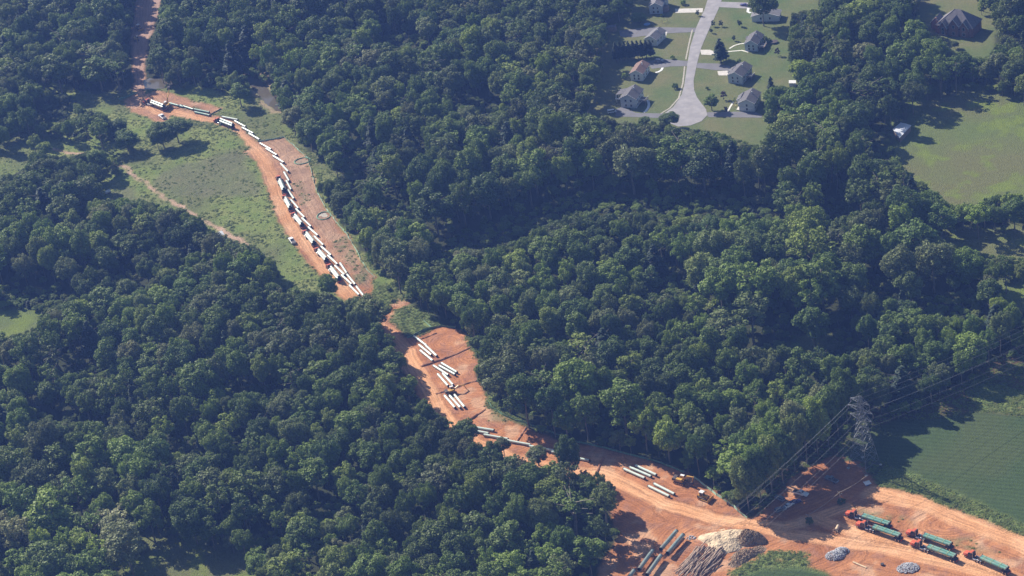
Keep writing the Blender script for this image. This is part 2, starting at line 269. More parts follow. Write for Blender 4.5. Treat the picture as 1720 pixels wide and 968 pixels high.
for k, nm, lb in ((0, 'ground', 'shaded forest floor under the trees'), (1, 'lawn', 'mown dry lawns around the houses'), (2, 'pasture', 'open yellow-green pasture'), (3, 'meadow', 'rough green meadow beside the dirt clearing'), (4, 'crop_field', 'flat dark green crop field'), (5, 'dirt_clearing', 'orange-brown bare dirt clearing with wheel tracks'), (6, 'farm_track', 'narrow two-rut pinkish dirt track')):
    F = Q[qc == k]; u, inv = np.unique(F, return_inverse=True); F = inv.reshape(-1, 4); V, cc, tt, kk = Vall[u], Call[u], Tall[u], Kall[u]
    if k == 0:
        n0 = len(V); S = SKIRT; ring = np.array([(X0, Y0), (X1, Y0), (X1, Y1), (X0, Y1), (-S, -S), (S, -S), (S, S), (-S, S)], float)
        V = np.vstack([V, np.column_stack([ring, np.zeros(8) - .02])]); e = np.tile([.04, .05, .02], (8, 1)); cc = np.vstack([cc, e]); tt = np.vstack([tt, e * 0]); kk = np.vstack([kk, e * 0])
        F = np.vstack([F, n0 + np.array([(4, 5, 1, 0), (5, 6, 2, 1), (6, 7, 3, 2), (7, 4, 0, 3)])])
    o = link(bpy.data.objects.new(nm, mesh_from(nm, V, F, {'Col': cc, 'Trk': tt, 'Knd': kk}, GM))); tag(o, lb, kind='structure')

# ------------------------------------------------------------------ flat paved sheets, water
def sheet(name, poly, z, m, label, kind='structure', px=True, edge=.25):
    q = [W(*p)[:2] for p in poly] if px else poly
    q = [np.array(a) for a in q]
    me = MB(); n = len(q); me.add([(a[0], a[1], z) for a in q] + [(a[0], a[1], z - .3) for a in q], [tuple(range(n))] + [((i + 1) % n, i, i + n, (i + 1) % n + n) for i in range(n)])
    area = sum(q[i][0] * q[(i + 1) % n][1] - q[(i + 1) % n][0] * q[i][1] for i in range(n))
    if area < 0: me.f = [tuple(reversed(f)) for f in me.f]
    o = me.build(name, m); return tag(o, label, kind=kind)
def ribbon(pts, wd, z, name, m, label):
    q = [W(*p)[:2] for p in pts]; L, R = [], []
    for i in range(len(q)):
        d = (q[min(i + 1, len(q) - 1)] - q[max(i - 1, 0)]); d = d / np.hypot(*d); nrm = np.array([-d[1], d[0]]); L.append(q[i] + nrm * wd / 2); R.append(q[i] - nrm * wd / 2)
    return sheet(name, L + R[::-1], z, m, label, px=False)
bulb = [W(1152, 190)[:2] + 13.5 * np.array([math.cos(a), math.sin(a)]) for a in np.linspace(-math.pi * 1.33, math.pi * .33, 30)]
rd = [W(*p)[:2] for p in ((1222, -40), (1214, -5), (1207, 15), (1190, 52), (1178, 80), (1170, 110), (1165, 136), (1166, 152), (1171, 164), (1178, 174))]
ld = [W(*p)[:2] for p in ((1131, 180), (1138, 170), (1145, 159), (1149, 145), (1154, 112), (1159, 80), (1170, 45), (1184, 15), (1190, -5), (1198, -40))]
arc = [W(1186, 184), W(1188, 194), W(1178, 204), W(1160, 211), W(1139, 213), W(1124, 207), W(1115, 197), W(1117, 190)]
sheet('road', rd + [a[:2] for a in arc] + ld, .10, MT['asphalt'], 'pale grey residential road ending in a round cul-de-sac', px=False)
sheet('road', [(1205, 3), (1262, 5), (1262, 15), (1202, 12)], .06, MT['asphalt'], 'pale grey side road leading to the parked dark car')
for i, (pl, m, lb) in enumerate([([(1134, 15), (1181, 14), (1180, 21), (1134, 22)], 'concrete', 'pale concrete driveway of the house at the top edge'), ([(1040, 52), (1064, 49), (1100, 46), (1169, 47), (1169, 54), (1108, 57), (1064, 63), (1042, 62)], 'asphd', 'grey asphalt driveway passing behind the small grey-roofed house'),
        ([(1104, 54), (1121, 54), (1117, 66), (1105, 63)], 'concrete', 'square pale patio beside the small grey-roofed house'), ([(1085, 104), (1108, 99), (1157, 103), (1156, 111), (1126, 112), (1095, 116)], 'asphd', 'short asphalt driveway to the brown-roofed house'),
        ([(1034, 184), (1044, 180), (1056, 184), (1068, 190), (1118, 191), (1116, 199), (1070, 197), (1034, 196)], 'asphd', 'asphalt driveway from the cul-de-sac to the house with a white carport'), ([(1176, 84), (1192, 84), (1204, 88), (1202, 93), (1178, 92)], 'concrete', 'wide concrete apron beneath the yard conifer'),
        ([(1170, 106), (1206, 107), (1226, 111), (1226, 119), (1200, 118), (1169, 114)], 'asphd', 'dark asphalt driveway shaded by the yard conifer'), ([(1184, 189), (1240, 188), (1270, 189), (1280, 194), (1279, 198), (1190, 197)], 'asphd', 'asphalt driveway in front of the two white garage doors'),
        ([(1205, 120), (1222, 119), (1224, 127), (1207, 127)], 'concrete', 'pale bare patch beside the slate-grey house')]):
    sheet('driveway', pl, .06 + .005 * (i % 3), MT[m], lb)
for pts, wd, m, lb in [([(1225, 82), (1233, 77), (1243, 74), (1252, 73)], 1.0, 'sidewalk', 'narrow pale walk curving to the door of the upper grey house'), ([(1222, 87), (1234, 86), (1246, 85), (1257, 88)], 1.0, 'sidewalk', 'narrow pale walk along the front of the upper grey house'), ([(1222, 188), (1227, 179), (1232, 171)], 1.0, 'sidewalk', 'short pale walk beside the garage house'),
        ([(1101, 122), (1106, 121), (1111, 118), (1113, 114)], 1.3, 'trim', 'curved white walk beside the brown-roofed house'), ([(1088, 168), (1090, 175), (1089, 181), (1085, 187), (1081, 189)], 1.4, 'trim', 'curved white walk round the house with a white carport'),
        ([(1257, 14), (1256, 20), (1261, 22)], 1.5, 'trim', 'white walk from the parked car to the tree-hidden house'), ([(1110, 191), (1125, 182), (1140, 165), (1147, 140), (1150, 112)], .8, 'gravel', 'stony ditch along the left side of the road'), ([(1152, 100), (1157, 75), (1163, 50)], .8, 'gravel', 'stony ditch beside the upper part of the road')]:
    ribbon(pts, wd, .07, 'path' if m != 'gravel' else 'ditch', MT[m], lb)
def water_mat():
    m = bpy.data.materials.new('stream_water'); m.use_nodes = True; b = m.node_tree.nodes['Principled BSDF']; b.inputs['Base Color'].default_value = (.10, .085, .06, 1); b.inputs['Roughness'].default_value = .06
    n = m.node_tree.nodes.new('ShaderNodeTexNoise'); n.inputs['Scale'].default_value = 1.2; bp = m.node_tree.nodes.new('ShaderNodeBump'); bp.inputs['Distance'].default_value = .02
    m.node_tree.links.new(n.outputs[0], bp.inputs['Height']); m.node_tree.links.new(bp.outputs[0], b.inputs['Normal']); return m
WM = water_mat()
sheet('pond', water_polys[0], -.12, WM, 'pale pond beside the dirt track crossing'); sheet('stream', water_polys[1], -.12, WM, 'brown stream bend at the wood edge')

# ------------------------------------------------------------------ foliage
def leaf_mat(name, ramp, var=.35, region=False):
    m = bpy.data.materials.new(name); m.use_nodes = True; t = m.node_tree; N = t.nodes; L = t.links; b = N['Principled BSDF']; out = N['Material Output']
    oi = N.new('ShaderNodeObjectInfo'); cr = N.new('ShaderNodeValToRGB'); e = cr.color_ramp; e.interpolation = 'LINEAR'
    while len(e.elements) < len(ramp): e.elements.new(.5)
    for k, (p, c) in enumerate(ramp): e.elements[k].position = p; e.elements[k].color = (*c, 1)
    L.new(oi.outputs['Random'], cr.inputs[0])
    tc = N.new('ShaderNodeTexCoord'); no = N.new('ShaderNodeTexNoise'); no.inputs['Scale'].default_value = .55; no.inputs['Detail'].default_value = 6; no.inputs['Roughness'].default_value = .7; L.new(tc.outputs['Object'], no.inputs['Vector'])
    mp = N.new('ShaderNodeMapRange'); mp.inputs[1].default_value = .3; mp.inputs[2].default_value = .7; mp.inputs[3].default_value = 1 - var; mp.inputs[4].default_value = 1 + var; L.new(no.outputs[0], mp.inputs[0])
    mx = N.new('ShaderNodeVectorMath'); mx.operation = 'SCALE'; L.new(cr.outputs[0], mx.inputs[0]); L.new(mp.outputs[0], mx.inputs['Scale'])
    if region:   # stands of trees differ in tint across the valley
        n2 = N.new('ShaderNodeTexNoise'); n2.inputs['Scale'].default_value = .014; n2.inputs['Detail'].default_value = 2; L.new(oi.outputs['Location'], n2.inputs['Vector'])
        m2 = N.new('ShaderNodeMapRange'); m2.inputs[1].default_value = .36; m2.inputs[2].default_value = .64; m2.inputs[3].default_value = .62; m2.inputs[4].default_value = 1.22; L.new(n2.outputs[0], m2.inputs[0])
        m3 = N.new('ShaderNodeVectorMath'); m3.operation = 'SCALE'; L.new(mx.outputs[0], m3.inputs[0]); L.new(m2.outputs[0], m3.inputs['Scale']); mx = m3
    L.new(mx.outputs[0], b.inputs['Base Color']); b.inputs['Roughness'].default_value = .6; b.inputs['Specular IOR Level'].default_value = .25
    tr = N.new('ShaderNodeBsdfTranslucent'); L.new(mx.outputs[0], tr.inputs[0]); ms = N.new('ShaderNodeMixShader'); ms.inputs[0].default_value = .28
    L.new(b.outputs[0], ms.inputs[1]); L.new(tr.outputs[0], ms.inputs[2]); L.new(ms.outputs[0], out.inputs[0]); return m
LEAF = leaf_mat('broadleaf_foliage', [(0, (0.077, 0.125, 0.028)), (.12, (0.108, 0.169, 0.031)), (.30, (0.142, 0.208, 0.035)), (.46, (0.180, 0.251, 0.040)), (.58, (0.118, 0.172, 0.037)), (.72, (0.147, 0.174, 0.063)), (.84, (0.247, 0.318, 0.046)), (.90, (0.127, 0.185, 0.035)), (.96, (0.192, 0.221, 0.094)), (1, (0.204, 0.214, 0.089))], .4, True)
CONI = leaf_mat('conifer_foliage', [(0, (.035, .062, .034)), (1, (.045, .075, .04))])
WEED = leaf_mat('weed_foliage', [(0, (.16, .22, .058)), (.5, (.22, .28, .075)), (1, (.29, .32, .10))])
PURP = leaf_mat('purple_foliage', [(0, (.06, .035, .035)), (1, (.07, .04, .04))])
BARK = mat('tree_bark', (.20, .17, .135), .9, 0, .3, 1.5)
def cards(P, Nn, s, r):
    n = len(P); a = r.normal(size=(n, 3)); T = np.cross(Nn, a); T /= np.linalg.norm(T, axis=1)[:, None] + 1e-9; B = np.cross(Nn, T); s = s[:, None]; k = r.uniform(.55, 1, (n, 1))
    V = np.stack([P - T * s - B * s * k * .6, P + T * s * .7 - B * s * k, P + T * s + B * s * k * .7, P - T * s * .6 + B * s * k], 1).reshape(-1, 3)
    return V, np.arange(4 * n).reshape(-1, 4)
def np_mesh(name, V, F, m):
    me = bpy.data.meshes.new(name); me.vertices.add(len(V)); me.vertices.foreach_set('co', V.astype(np.float32).ravel()); me.loops.add(F.size)
    me.loops.foreach_set('vertex_index', F.astype(np.int32).ravel()); me.polygons.add(len(F)); me.polygons.foreach_set('loop_start', (np.arange(len(F)) * F.shape[1]).astype(np.int32)); me.update(calc_edges=True); me.materials.append(m); return me
def crown(name, seed, R, z0, z1, nl, dens=8.5, m=None, leaf=(.16, .36), lob=(.20, .40), core=.62):
    r = np.random.default_rng(seed); cz = (z0 + z1) / 2; hz_ = (z1 - z0) / 2; cs, ls = [np.array([0, 0, cz])], [R * core]
    asym = r.normal(size=2) * .12 * R
    for i in range(nl):
        ph = i * 2.399 + r.uniform(-.5, .5); u = 1 - 1.75 * (i + .5) / nl; q = math.sqrt(max(0, 1 - u * u)) ** .8; k = r.uniform(.55, .95)
        cs.append(np.array([math.cos(ph) * q * R * k + asym[0] * u, math.sin(ph) * q * R * k + asym[1] * u, cz + u * hz_ * k * r.uniform(.9, 1.08)])); ls.append(R * r.uniform(*lob))
    P, Nn = [], []
    for i, (c, l) in enumerate(zip(cs, ls)):
        n = int(4 * math.pi * l * l * dens * (.5 if i == 0 else 1)); d = r.normal(size=(n, 3)); d /= np.linalg.norm(d, axis=1)[:, None]; p = c + d * l * r.uniform(.66, 1.2, (n, 1)) ** (1.0 if i else 1.0) * np.array([1, 1, .95])
        keep = np.ones(n, bool)
        for j, (c2, l2) in enumerate(zip(cs, ls)):
            if j != i: keep &= np.linalg.norm(p - c2, axis=1) > l2 * .8
        P.append(p[keep]); Nn.append(d[keep])
    P = np.vstack(P); Nn = np.vstack(Nn); k = P[:, 2] > z0 * .9; P, Nn = P[k], Nn[k]
    Nn = Nn * .85 + r.normal(size=Nn.shape) * .55 + np.array([0, 0, .25]); Nn /= np.linalg.norm(Nn, axis=1)[:, None]
    V, F = cards(P, Nn, r.uniform(*leaf, len(P)) * 1.0, r); return np_mesh(name, V, F, m or LEAF)
def conifer(name, seed, R, z0, z1, m):
    r = np.random.default_rng(seed); P, Nn = [], []; z = z0
    while z < z1:
        f = 1 - (z - z0) / (z1 - z0); rr = R * f ** .8 + .25; nb = int(6 + 5 * f)
        for b in range(nb):
            a = r.uniform(0, 6.28); L_ = rr * r.uniform(.75, 1.1); n = int(14 * L_ + 6); t = r.uniform(.1, 1, n); sp = r.normal(size=n) * .22 * L_ * .5
            P.append(np.stack([math.cos(a) * t * L_ - math.sin(a) * sp, math.sin(a) * t * L_ + math.cos(a) * sp, z - t * t * .25 * L_ + r.normal(size=n) * .12], 1)); Nn.append(np.tile([math.cos(a) * .4, math.sin(a) * .4, 1], (n, 1)) + r.normal(size=(n, 3)) * .45)
        z += .75
    P = np.vstack(P); Nn = np.vstack(Nn); Nn /= np.linalg.norm(Nn, axis=1)[:, None]; V, F = cards(P, Nn, r.uniform(.18, .4, len(P)), r); return np_mesh(name, V, F, m)
def trunk_mesh(name, seed, h, r0, top):
    r = random.Random(seed); b = MB(); p = Vector((0, 0, -.3)); n = 5; q = []
    for k in range(n + 1): q.append((Vector((r.uniform(-.2, .2) * k * .5, r.uniform(-.2, .2) * k * .5, -.3 + (top + .3) * k / n)), r0 * (1 - .72 * k / n)))
    for k in range(n): b.tube(q[k][0], q[k + 1][0], q[k][1], q[k + 1][1], 7, cap=False)
    for k in range(7):
        z = top * r.uniform(.5, .95); a = r.uniform(0, 6.28); L_ = h * r.uniform(.12, .2); s = Vector((0, 0, z)); b.tube(s, s + Vector((math.cos(a) * L_, math.sin(a) * L_, L_ * .7)), r0 * .35, r0 * .1, 5, cap=False)
    me = bpy.data.meshes.new(name); me.from_pydata(b.v, [], b.f); me.update(); me.polygons.foreach_set('use_smooth', [True] * len(me.polygons)); me.materials.append(BARK); return me
# variants: (crown mesh, trunk mesh, crown radius, height)
VAR = []
for i, (R, z0, z1, nl, kind) in enumerate([(5.6, 7, 20, 30, 0), (5.0, 6, 20, 26, 0), (6.4, 7.5, 20, 38, 0), (4.4, 7, 20, 24, 0), (5.4, 5.5, 20, 34, 0), (6.0, 9.5, 20, 30, 0), (4.9, 10, 20, 26, 0), (4.1, 4.5, 20, 30, 0), (3.9, 5, 20, 0, 1), (6.2, 5.0, 20, 46, 0), (5.2, 6.0, 20, 60, 2), (4.6, 8.0, 20, 44, 2), (6.6, 9.0, 19, 70, 2), (3.0, 9.0, 20, 26, 2)]):
    cm = crown('crown', 100 + i, R, z0, z1, nl) if kind == 0 else crown('crown', 100 + i, R, z0, z1, nl, 7.5, None, (.14, .32), (.10, .24), .5) if kind == 2 else conifer('crown', 100 + i, R, z0, z1, CONI)
    VAR.append((cm, trunk_mesh('trunk', i, 20, .34, 17 if kind != 1 else 19), R, 20.0))
BUSH = [crown('foliage', 200 + i, R, .25, H, nl, 16, m, (.12, .26)) for i, (R, H, nl, m) in enumerate([(1.3, 2.2, 12, LEAF), (1.0, 3.0, 12, CONI), (.9, 1.6, 8, WEED), (.9, 3.4, 10, PURP)])]

# places a viewer sees open ground (photo px); a tree may not stand or reach over them
CLEAR = [
 [(228, -300), (275, -300), (272, -10), (262, 40), (252, 85), (247, 105), (245, 128), (272, 131), (275, 147), (262, 150), (300, 152), (330, 148), (355, 150), (380, 158), (400, 165), (425, 162), (418, 130), (445, 138), (455, 155), (470, 185), (480, 205), (500, 235), (530, 262), (570, 292), (556, 305), (535, 302), (532, 320), (547, 345), (564, 370), (588, 395), (602, 420), (614, 445), (634, 462), (640, 478), (655, 490), (645, 510), (615, 520), (592, 517), (575, 508), (555, 492), (520, 492), (472, 478), (466, 447), (430, 415), (400, 405), (385, 400), (350, 386), (330, 364), (300, 350), (270, 345), (240, 335), (215, 335), (185, 335), (175, 325), (190, 305), (215, 296), (205, 280), (198, 268), (205, 258), (240, 258), (218, 238), (188, 206), (172, 188), (140, 184), (128, 168), (100, 153), (65, 149), (85, 138), (150, 157), (200, 159), (220, 156), (216, 100), (218, 60), (226, 20)],
 [(648, 520), (665, 510), (690, 507), (700, 522), (722, 535), (745, 547), (770, 552), (788, 560), (800, 600), (800, 628), (812, 655), (822, 672), (830, 690), (850, 705), (890, 724), (940, 744), (990, 750), (1060, 768), (1130, 790), (1170, 800), (1200, 828), (1253, 868), (1268, 862), (1298, 842), (1340, 808), (1385, 768), (1428, 728), (1445, 708), (1470, 700), (1500, 710), (1560, 690), (1600, 660), (1650, 630), (1690, 605), (1730, 590), (1900, 560), (1900, 1300), (1060, 1300), (1000, 990), (1030, 935), (1058, 905), (1062, 870), (1047, 850), (1043, 820), (1018, 800), (985, 790), (985, 775), (930, 778), (895, 768), (860, 757), (830, 747), (805, 742), (795, 735), (785, 722), (765, 713), (740, 700), (725, 680), (715, 655), (700, 640), (690, 615), (680, 600), (668, 577), (655, 555), (645, 535)],
 [(1062, -300), (1062, 30), (1020, 55), (1010, 100), (1000, 140), (990, 190), (1020, 200), (1040, 208), (1075, 206), (1105, 203), (1135, 214), (1160, 216), (1200, 221), (1230, 231), (1265, 241), (1290, 249), (1293, 215), (1285, 195), (1282, 165), (1292, 142), (1338, 146), (1340, 135), (1322, 100), (1325, 60), (1330, 20), (1375, 15), (1385, -300)],
 [(1535, -200), (1645, -200), (1640, 20), (1665, 45), (1680, 60), (1660, 95), (1635, 96), (1620, 85), (1600, 85), (1575, 67), (1558, 45), (1545, 25)],
 [(1524, 205), (1555, 175), (1620, 152), (1650, 150), (1730, 185), (1950, 220), (1950, 330), (1730, 330), (1690, 322), (1650, 338), (1610, 345), (1585, 335), (1560, 312), (1530, 292), (1505, 265), (1500, 225), (1497, 208), (1515, 203)],
 [(1590, 387), (1610, 396), (1650, 402), (1730, 380), (1900, 380), (1900, 425), (1690, 430), (1640, 422), (1610, 418)], [(1900, 470), (1670, 478), (1650, 470), (1690, 490), (1692, 505), (1730, 540), (1900, 560)],
 [(1340, 565), (1365, 568), (1390, 572), (1385, 586), (1345, 590)], [(-200, 250), (25, 257), (48, 262), (42, 280), (20, 296), (-200, 300)], [(-200, 510), (25, 520), (70, 525), (62, 546), (30, 562), (-200, 570)],
 [(195, 262), (240, 255), (238, 300), (225, 330), (180, 330), (165, 322), (180, 300), (205, 292), (200, 275)], [(10, 234), (60, 239), (200, 240), (205, 250), (150, 253), (125, 262), (90, 260), (60, 257), (10, 252)], [(350, 935), (400, 930), (425, 960), (440, 1100), (330, 1100), (230, 980), (240, 915), (330, 915)]]
GAPS = [[(690, 438), (760, 402), (850, 376), (900, 358), (960, 328), (1050, 334), (1180, 340), (1320, 346), (1320, 366), (1180, 364), (1050, 358), (965, 356), (910, 382), (860, 405), (760, 428)],
 [(1530, 494), (1650, 494), (1658, 530), (1550, 526)], [(1250, 556), (1340, 558), (1340, 584), (1260, 578)], [(1390, 560), (1460, 568), (1450, 590), (1385, 586)], [(0, 485), (120, 478), (110, 512), (0, 512)], [(280, 735), (350, 745), (345, 762), (285, 755)], [(580, 245), (612, 235), (620, 300), (590, 320)],
 [(340, 112), (430, 108), (430, 122), (345, 125)], [(60, 190), (120, 180), (130, 195), (70, 205)], [(1110, 470), (1180, 474), (1180, 496), (1110, 492)], [(640, 330), (700, 345), (705, 372), (645, 350)], [(1440, 470), (1500, 480), (1500, 498), (1445, 490)], [(760, 150), (840, 170), (835, 190), (760, 170)], [(100, 600), (180, 610), (180, 632), (100, 622)], [(420, 900), (450, 880), (470, 900), (440, 930)], [(1380, 330), (1440, 350), (1430, 372), (1385, 355)], [(180, 440), (250, 470), (245, 482), (180, 455)], [(690, 655), (705, 670), (700, 690), (690, 690)],
 [(880, 560), (960, 555), (960, 566), (885, 572)], [(380, 640), (450, 650), (450, 664), (380, 655)], [(60, 690), (140, 700), (140, 715), (60, 706)], [(520, 850), (570, 840), (580, 856), (525, 868)], [(640, 60), (720, 70), (720, 84), (640, 76)], [(1460, 200), (1485, 190), (1490, 260), (1470, 270)]]
rw = wp(ROW1)
def free(P, h, r, gaps=True):
    n = len(P); bad = pip(P[:, 0], P[:, 1], rw)
    zs = [(0, 0.0), (0, .3), (0, .97), (.8, .72), (-.8, .72), (.5, .5), (-.5, .5), (.45, .9), (-.45, .9)]
    for s, z in zs:
        q = np.column_stack([P[:, 0] + rt[0] * r * s, P[:, 1] + rt[1] * r * s, h * z]); px = PX(q)
        for c in CLEAR + (GAPS if gaps else []): bad |= pip(px[:, 0], px[:, 1], c)
    return ~bad
class Hash:
    def __init__(s, c): s.c = c; s.d = {}
    def ok(s, x, y, r):
        i, j = int(x // s.c), int(y // s.c); k = int(r // s.c) + 1
        for a in range(i - k, i + k + 1):
            for b in range(j - k, j + k + 1):
                for (u, v, q) in s.d.get((a, b), ()):
                    if (u - x) ** 2 + (v - y) ** 2 < (.5 * (r + q)) ** 2: return False
        return True
    def put(s, x, y, r): s.d.setdefault((int(x // s.c), int(y // s.c)), []).append((x, y, r))
trees = []; HS = Hash(6)
def throw(n, hf, rk, spk, seed, gaps=True):
    r = np.random.default_rng(seed); px = np.column_stack([r.uniform(-170, 1880, n), r.uniform(-190, 1110, n)])
    # uniform over the ground: draw in world, keep what falls near the frame
    x = r.uniform(X0 + 5, X1 - 5, n); y = r.uniform(Y0 + 5, Y1 - 5, n); P = np.column_stack([x, y, x * 0]); px = PX(P)
    k = (px[:, 0] > -170) & (px[:, 0] < 1880) & (px[:, 1] > -150) & (px[:, 1] < 1120); P = P[k]; h = hf(P[:, 0], P[:, 1], r); rad = h * rk * r.uniform(.72, 1.32, len(P))
    ok = free(P, h, rad, gaps)
    h2 = h * .72; ok2 = (~ok) & free(P, h2, rad * .72, gaps); h = np.where(ok2, h2, h); rad = np.where(ok2, rad * .72, rad); ok |= ok2
    for i in np.nonzero(ok)[0]:
        if HS.ok(P[i, 0], P[i, 1], rad[i] * spk): HS.put(P[i, 0], P[i, 1], rad[i] * spk); trees.append((P[i, 0], P[i, 1], h[i], rad[i]))
for k_, (bx_, by_) in enumerate(((1258, 858), (1278, 845), (1297, 829), (1316, 813), (1336, 797), (1356, 780), (1374, 765), (1392, 749), (1408, 733), (1424, 716), (1268, 835), (1300, 805), (1340, 770), (1380, 735))):
    b_ = W(bx_, by_); trees.append((b_[0], b_[1], 25 + (k_ * 37 % 5), 5.2)); HS.put(b_[0], b_[1], 7.0)
TALL = [wp(q) for q in ([(590, 250), (700, 330), (860, 300), (960, 270), (1300, 270), (1500, 330), (1520, 372), (1320, 362), (960, 345), (850, 395), (700, 445), (600, 380)], [(1180, 420), (1600, 410), (1660, 495), (1500, 508), (1200, 500)], [(790, 580), (860, 600), (960, 680), (1060, 700), (1080, 772), (960, 745), (840, 705)], [(0, 440), (130, 430), (170, 500), (0, 505)], [(430, -60), (560, 40), (470, 120), (330, 110)], [(1130, 520), (1400, 530), (1480, 560), (1240, 566)])]
def tall(x, y): 
    m = np.zeros(len(x), bool)
    for q in TALL: m |= pip(x, y, q)
    return m * 5.5
throw(60000, lambda x, y, r: tall(x, y) + 13 + 13 * fbm(x, y, 60, 301) * r.uniform(.8, 1.2, len(x)) + r.uniform(-3, 4, len(x)), .275, 1.5, 21)
nb_ = len(trees)
throw(60000, lambda x, y, r: r.uniform(5, 11, len(x)), .30, 1.25, 22)
throw(90000, lambda x, y, r: r.uniform(2.0, 4.5, len(x)), .5, 1.1, 23, False)
print('trees', nb_, len(trees))
T = np.array(trees); TP = PX(np.column_stack([T[:, :2], T[:, 2] * .85])); inside = (TP[:, 0] > 2) & (TP[:, 0] < 1718) & (TP[:, 1] > 2) & (TP[:, 1] < 964)
dist = np.linalg.norm(np.column_stack([T[:, :2], T[:, 2] * 0]) - CAM, axis=1); score = np.where(inside & (T[:, 2] > 11), T[:, 3] / dist, 0)
NIND = 265; order = np.argsort(-score); ind = set(order[:NIND].tolist())
protos = {}
def tree_thing(name, v, loc, h, rad, rz, label, cat='tree', group=None, parts=('crown', 'trunk')):
    cm, tm, R, H = VAR[v]; e = empty(name, loc, rz); sx = rad / R; sz = h / H; e.scale = (sx, sx, sz); tag(e, label, cat, group)
    c = link(bpy.data.objects.new(parts[0], cm), e); t = link(bpy.data.objects.new(parts[1], tm), e); return e
rt_ = random.Random(5)
def area_of(px, py):
    if px < 620 and py > 480 or px < 480: return 'woods left of the clearing'
    if px < 1075 and py > 700: return 'woods left of the clearing'
    return 'woods right of the clearing'
VNAME = ['broad rounded crown', 'rounded upright crown', 'wide spreading crown', 'narrow rounded crown', 'full crown reaching low', 'flat crown above bare trunk', 'small crown high above bare trunk', 'tall narrow crown', 'pointed evergreen crown', 'very full dense crown', 'feathery ragged crown', 'high ragged crown', 'wide ragged flat crown', 'thin ragged crown on a tall trunk']
vidx = np.array([rt_.choice([0, 1, 2, 3, 4, 5, 7, 9, 10, 10, 11, 11, 12, 12, 10, 13, 6, 8 if rt_.random() < .5 else 11]) for _ in range(len(T))])
vidx[:14] = [9, 2, 4, 9, 2, 5, 9, 4, 2, 9, 9, 2, 9, 4]
for i in sorted(ind):
    x, y, h, rad = T[i]; v = int(vidx[i]); ar = area_of(*TP[i]); ty = 'conifer' if v == 8 else 'broadleaf tree'
    hs = 'tall ' if h > 21 else ('low ' if h < 16 else '')
    tree_thing('conifer_tree' if v == 8 else 'broadleaf_tree', v, (x, y, hz(x, y)), h, rad, rt_.uniform(0, 6.28), f'{hs}{ty}, {VNAME[v]}, {ar}', 'tree', f'{hs}{ty}s, {VNAME[v]}, {ar}')
# instanced masses: one object each
def scatter(name, P, scl, rz, idx_, meshes, label):
    col = bpy.data.collections.new(name + '_kinds')
    for k, ms in enumerate(meshes):
        if len(ms) == 1: o = bpy.data.objects.new('%s_%02d' % (name, k), ms[0]); col.objects.link(o)
        else:
            V, F, mi = [], [], []; n = 0
            me = bpy.data.meshes.new('%s_%02d' % (name, k)); vs = []; ls = []; lt = []; lstart = 0
            for q, s in enumerate(ms):
                a = np.empty(len(s.vertices) * 3, np.float32); s.vertices.foreach_get('co', a); l = np.empty(len(s.loops), np.int32); s.loops.foreach_get('vertex_index', l); c = np.empty(len(s.polygons), np.int32); s.polygons.foreach_get('loop_total', c)
                vs.append(a); ls.append(l + n); lt.append(c); mi += [q] * len(c); n += len(s.vertices)
            vs = np.concatenate(vs); ls = np.concatenate(ls); lt = np.concatenate(lt); me.vertices.add(n); me.vertices.foreach_set('co', vs); me.loops.add(len(ls)); me.loops.foreach_set('vertex_index', ls); me.polygons.add(len(lt))
            me.polygons.foreach_set('loop_start', np.concatenate([[0], np.cumsum(lt)[:-1]]).astype(np.int32)); me.update(calc_edges=True)
            for s in ms: me.materials.append(s.materials[0])
            me.polygons.foreach_set('material_index', np.array(mi, np.int32)); o = bpy.data.objects.new('%s_%02d' % (name, k), me); col.objects.link(o)
    me = bpy.data.meshes.new(name); me.vertices.add(len(P)); me.vertices.foreach_set('co', np.asarray(P, np.float32).ravel())
    a = me.attributes.new('scl', 'FLOAT_VECTOR', 'POINT'); a.data.foreach_set('vector', np.asarray(scl, np.float32).ravel())
    a = me.attributes.new('rot', 'FLOAT_VECTOR', 'POINT'); a.data.foreach_set('vector', np.column_stack([rz * 0, rz * 0, rz]).astype(np.float32).ravel())
    a = me.attributes.new('pick', 'INT', 'POINT'); a.data.foreach_set('value', np.asarray(idx_, np.int32))
    o = link(bpy.data.objects.new(name, me)); g = bpy.data.node_groups.new(name, 'GeometryNodeTree'); g.interface.new_socket('Geometry', in_out='INPUT', socket_type='NodeSocketGeometry'); g.interface.new_socket('Geometry', in_out='OUTPUT', socket_type='NodeSocketGeometry')
    gi = g.nodes.new('NodeGroupInput'); go = g.nodes.new('NodeGroupOutput'); ip = g.nodes.new('GeometryNodeInstanceOnPoints'); ci = g.nodes.new('GeometryNodeCollectionInfo'); ci.inputs['Collection'].default_value = col; ci.inputs['Separate Children'].default_value = True; ci.inputs['Reset Children'].default_value = True
    def na(n, ty): q = g.nodes.new('GeometryNodeInputNamedAttribute'); q.data_type = ty; q.inputs[0].default_value = n; return q.outputs[0]
    g.links.new(gi.outputs[0], ip.inputs['Points']); g.links.new(ci.outputs[0], ip.inputs['Instance']); ip.inputs['Pick Instance'].default_value = True
    g.links.new(na('pick', 'INT'), ip.inputs['Instance Index']); er = g.nodes.new('FunctionNodeEulerToRotation'); g.links.new(na('rot', 'FLOAT_VECTOR'), er.inputs[0]); g.links.new(er.outputs[0], ip.inputs['Rotation']); g.links.new(na('scl', 'FLOAT_VECTOR'), ip.inputs['Scale']); g.links.new(ip.outputs[0], go.inputs[0])
    md = o.modifiers.new('scatter', 'NODES'); md.node_group = g; return tag(o, label, kind='stuff')
oth = np.array([i for i in range(len(T)) if i not in ind]); r_ = np.random.default_rng(3)
sx = T[oth, 3] / np.array([VAR[k][2] for k in vidx[oth]]); sz = T[oth, 2] / 20
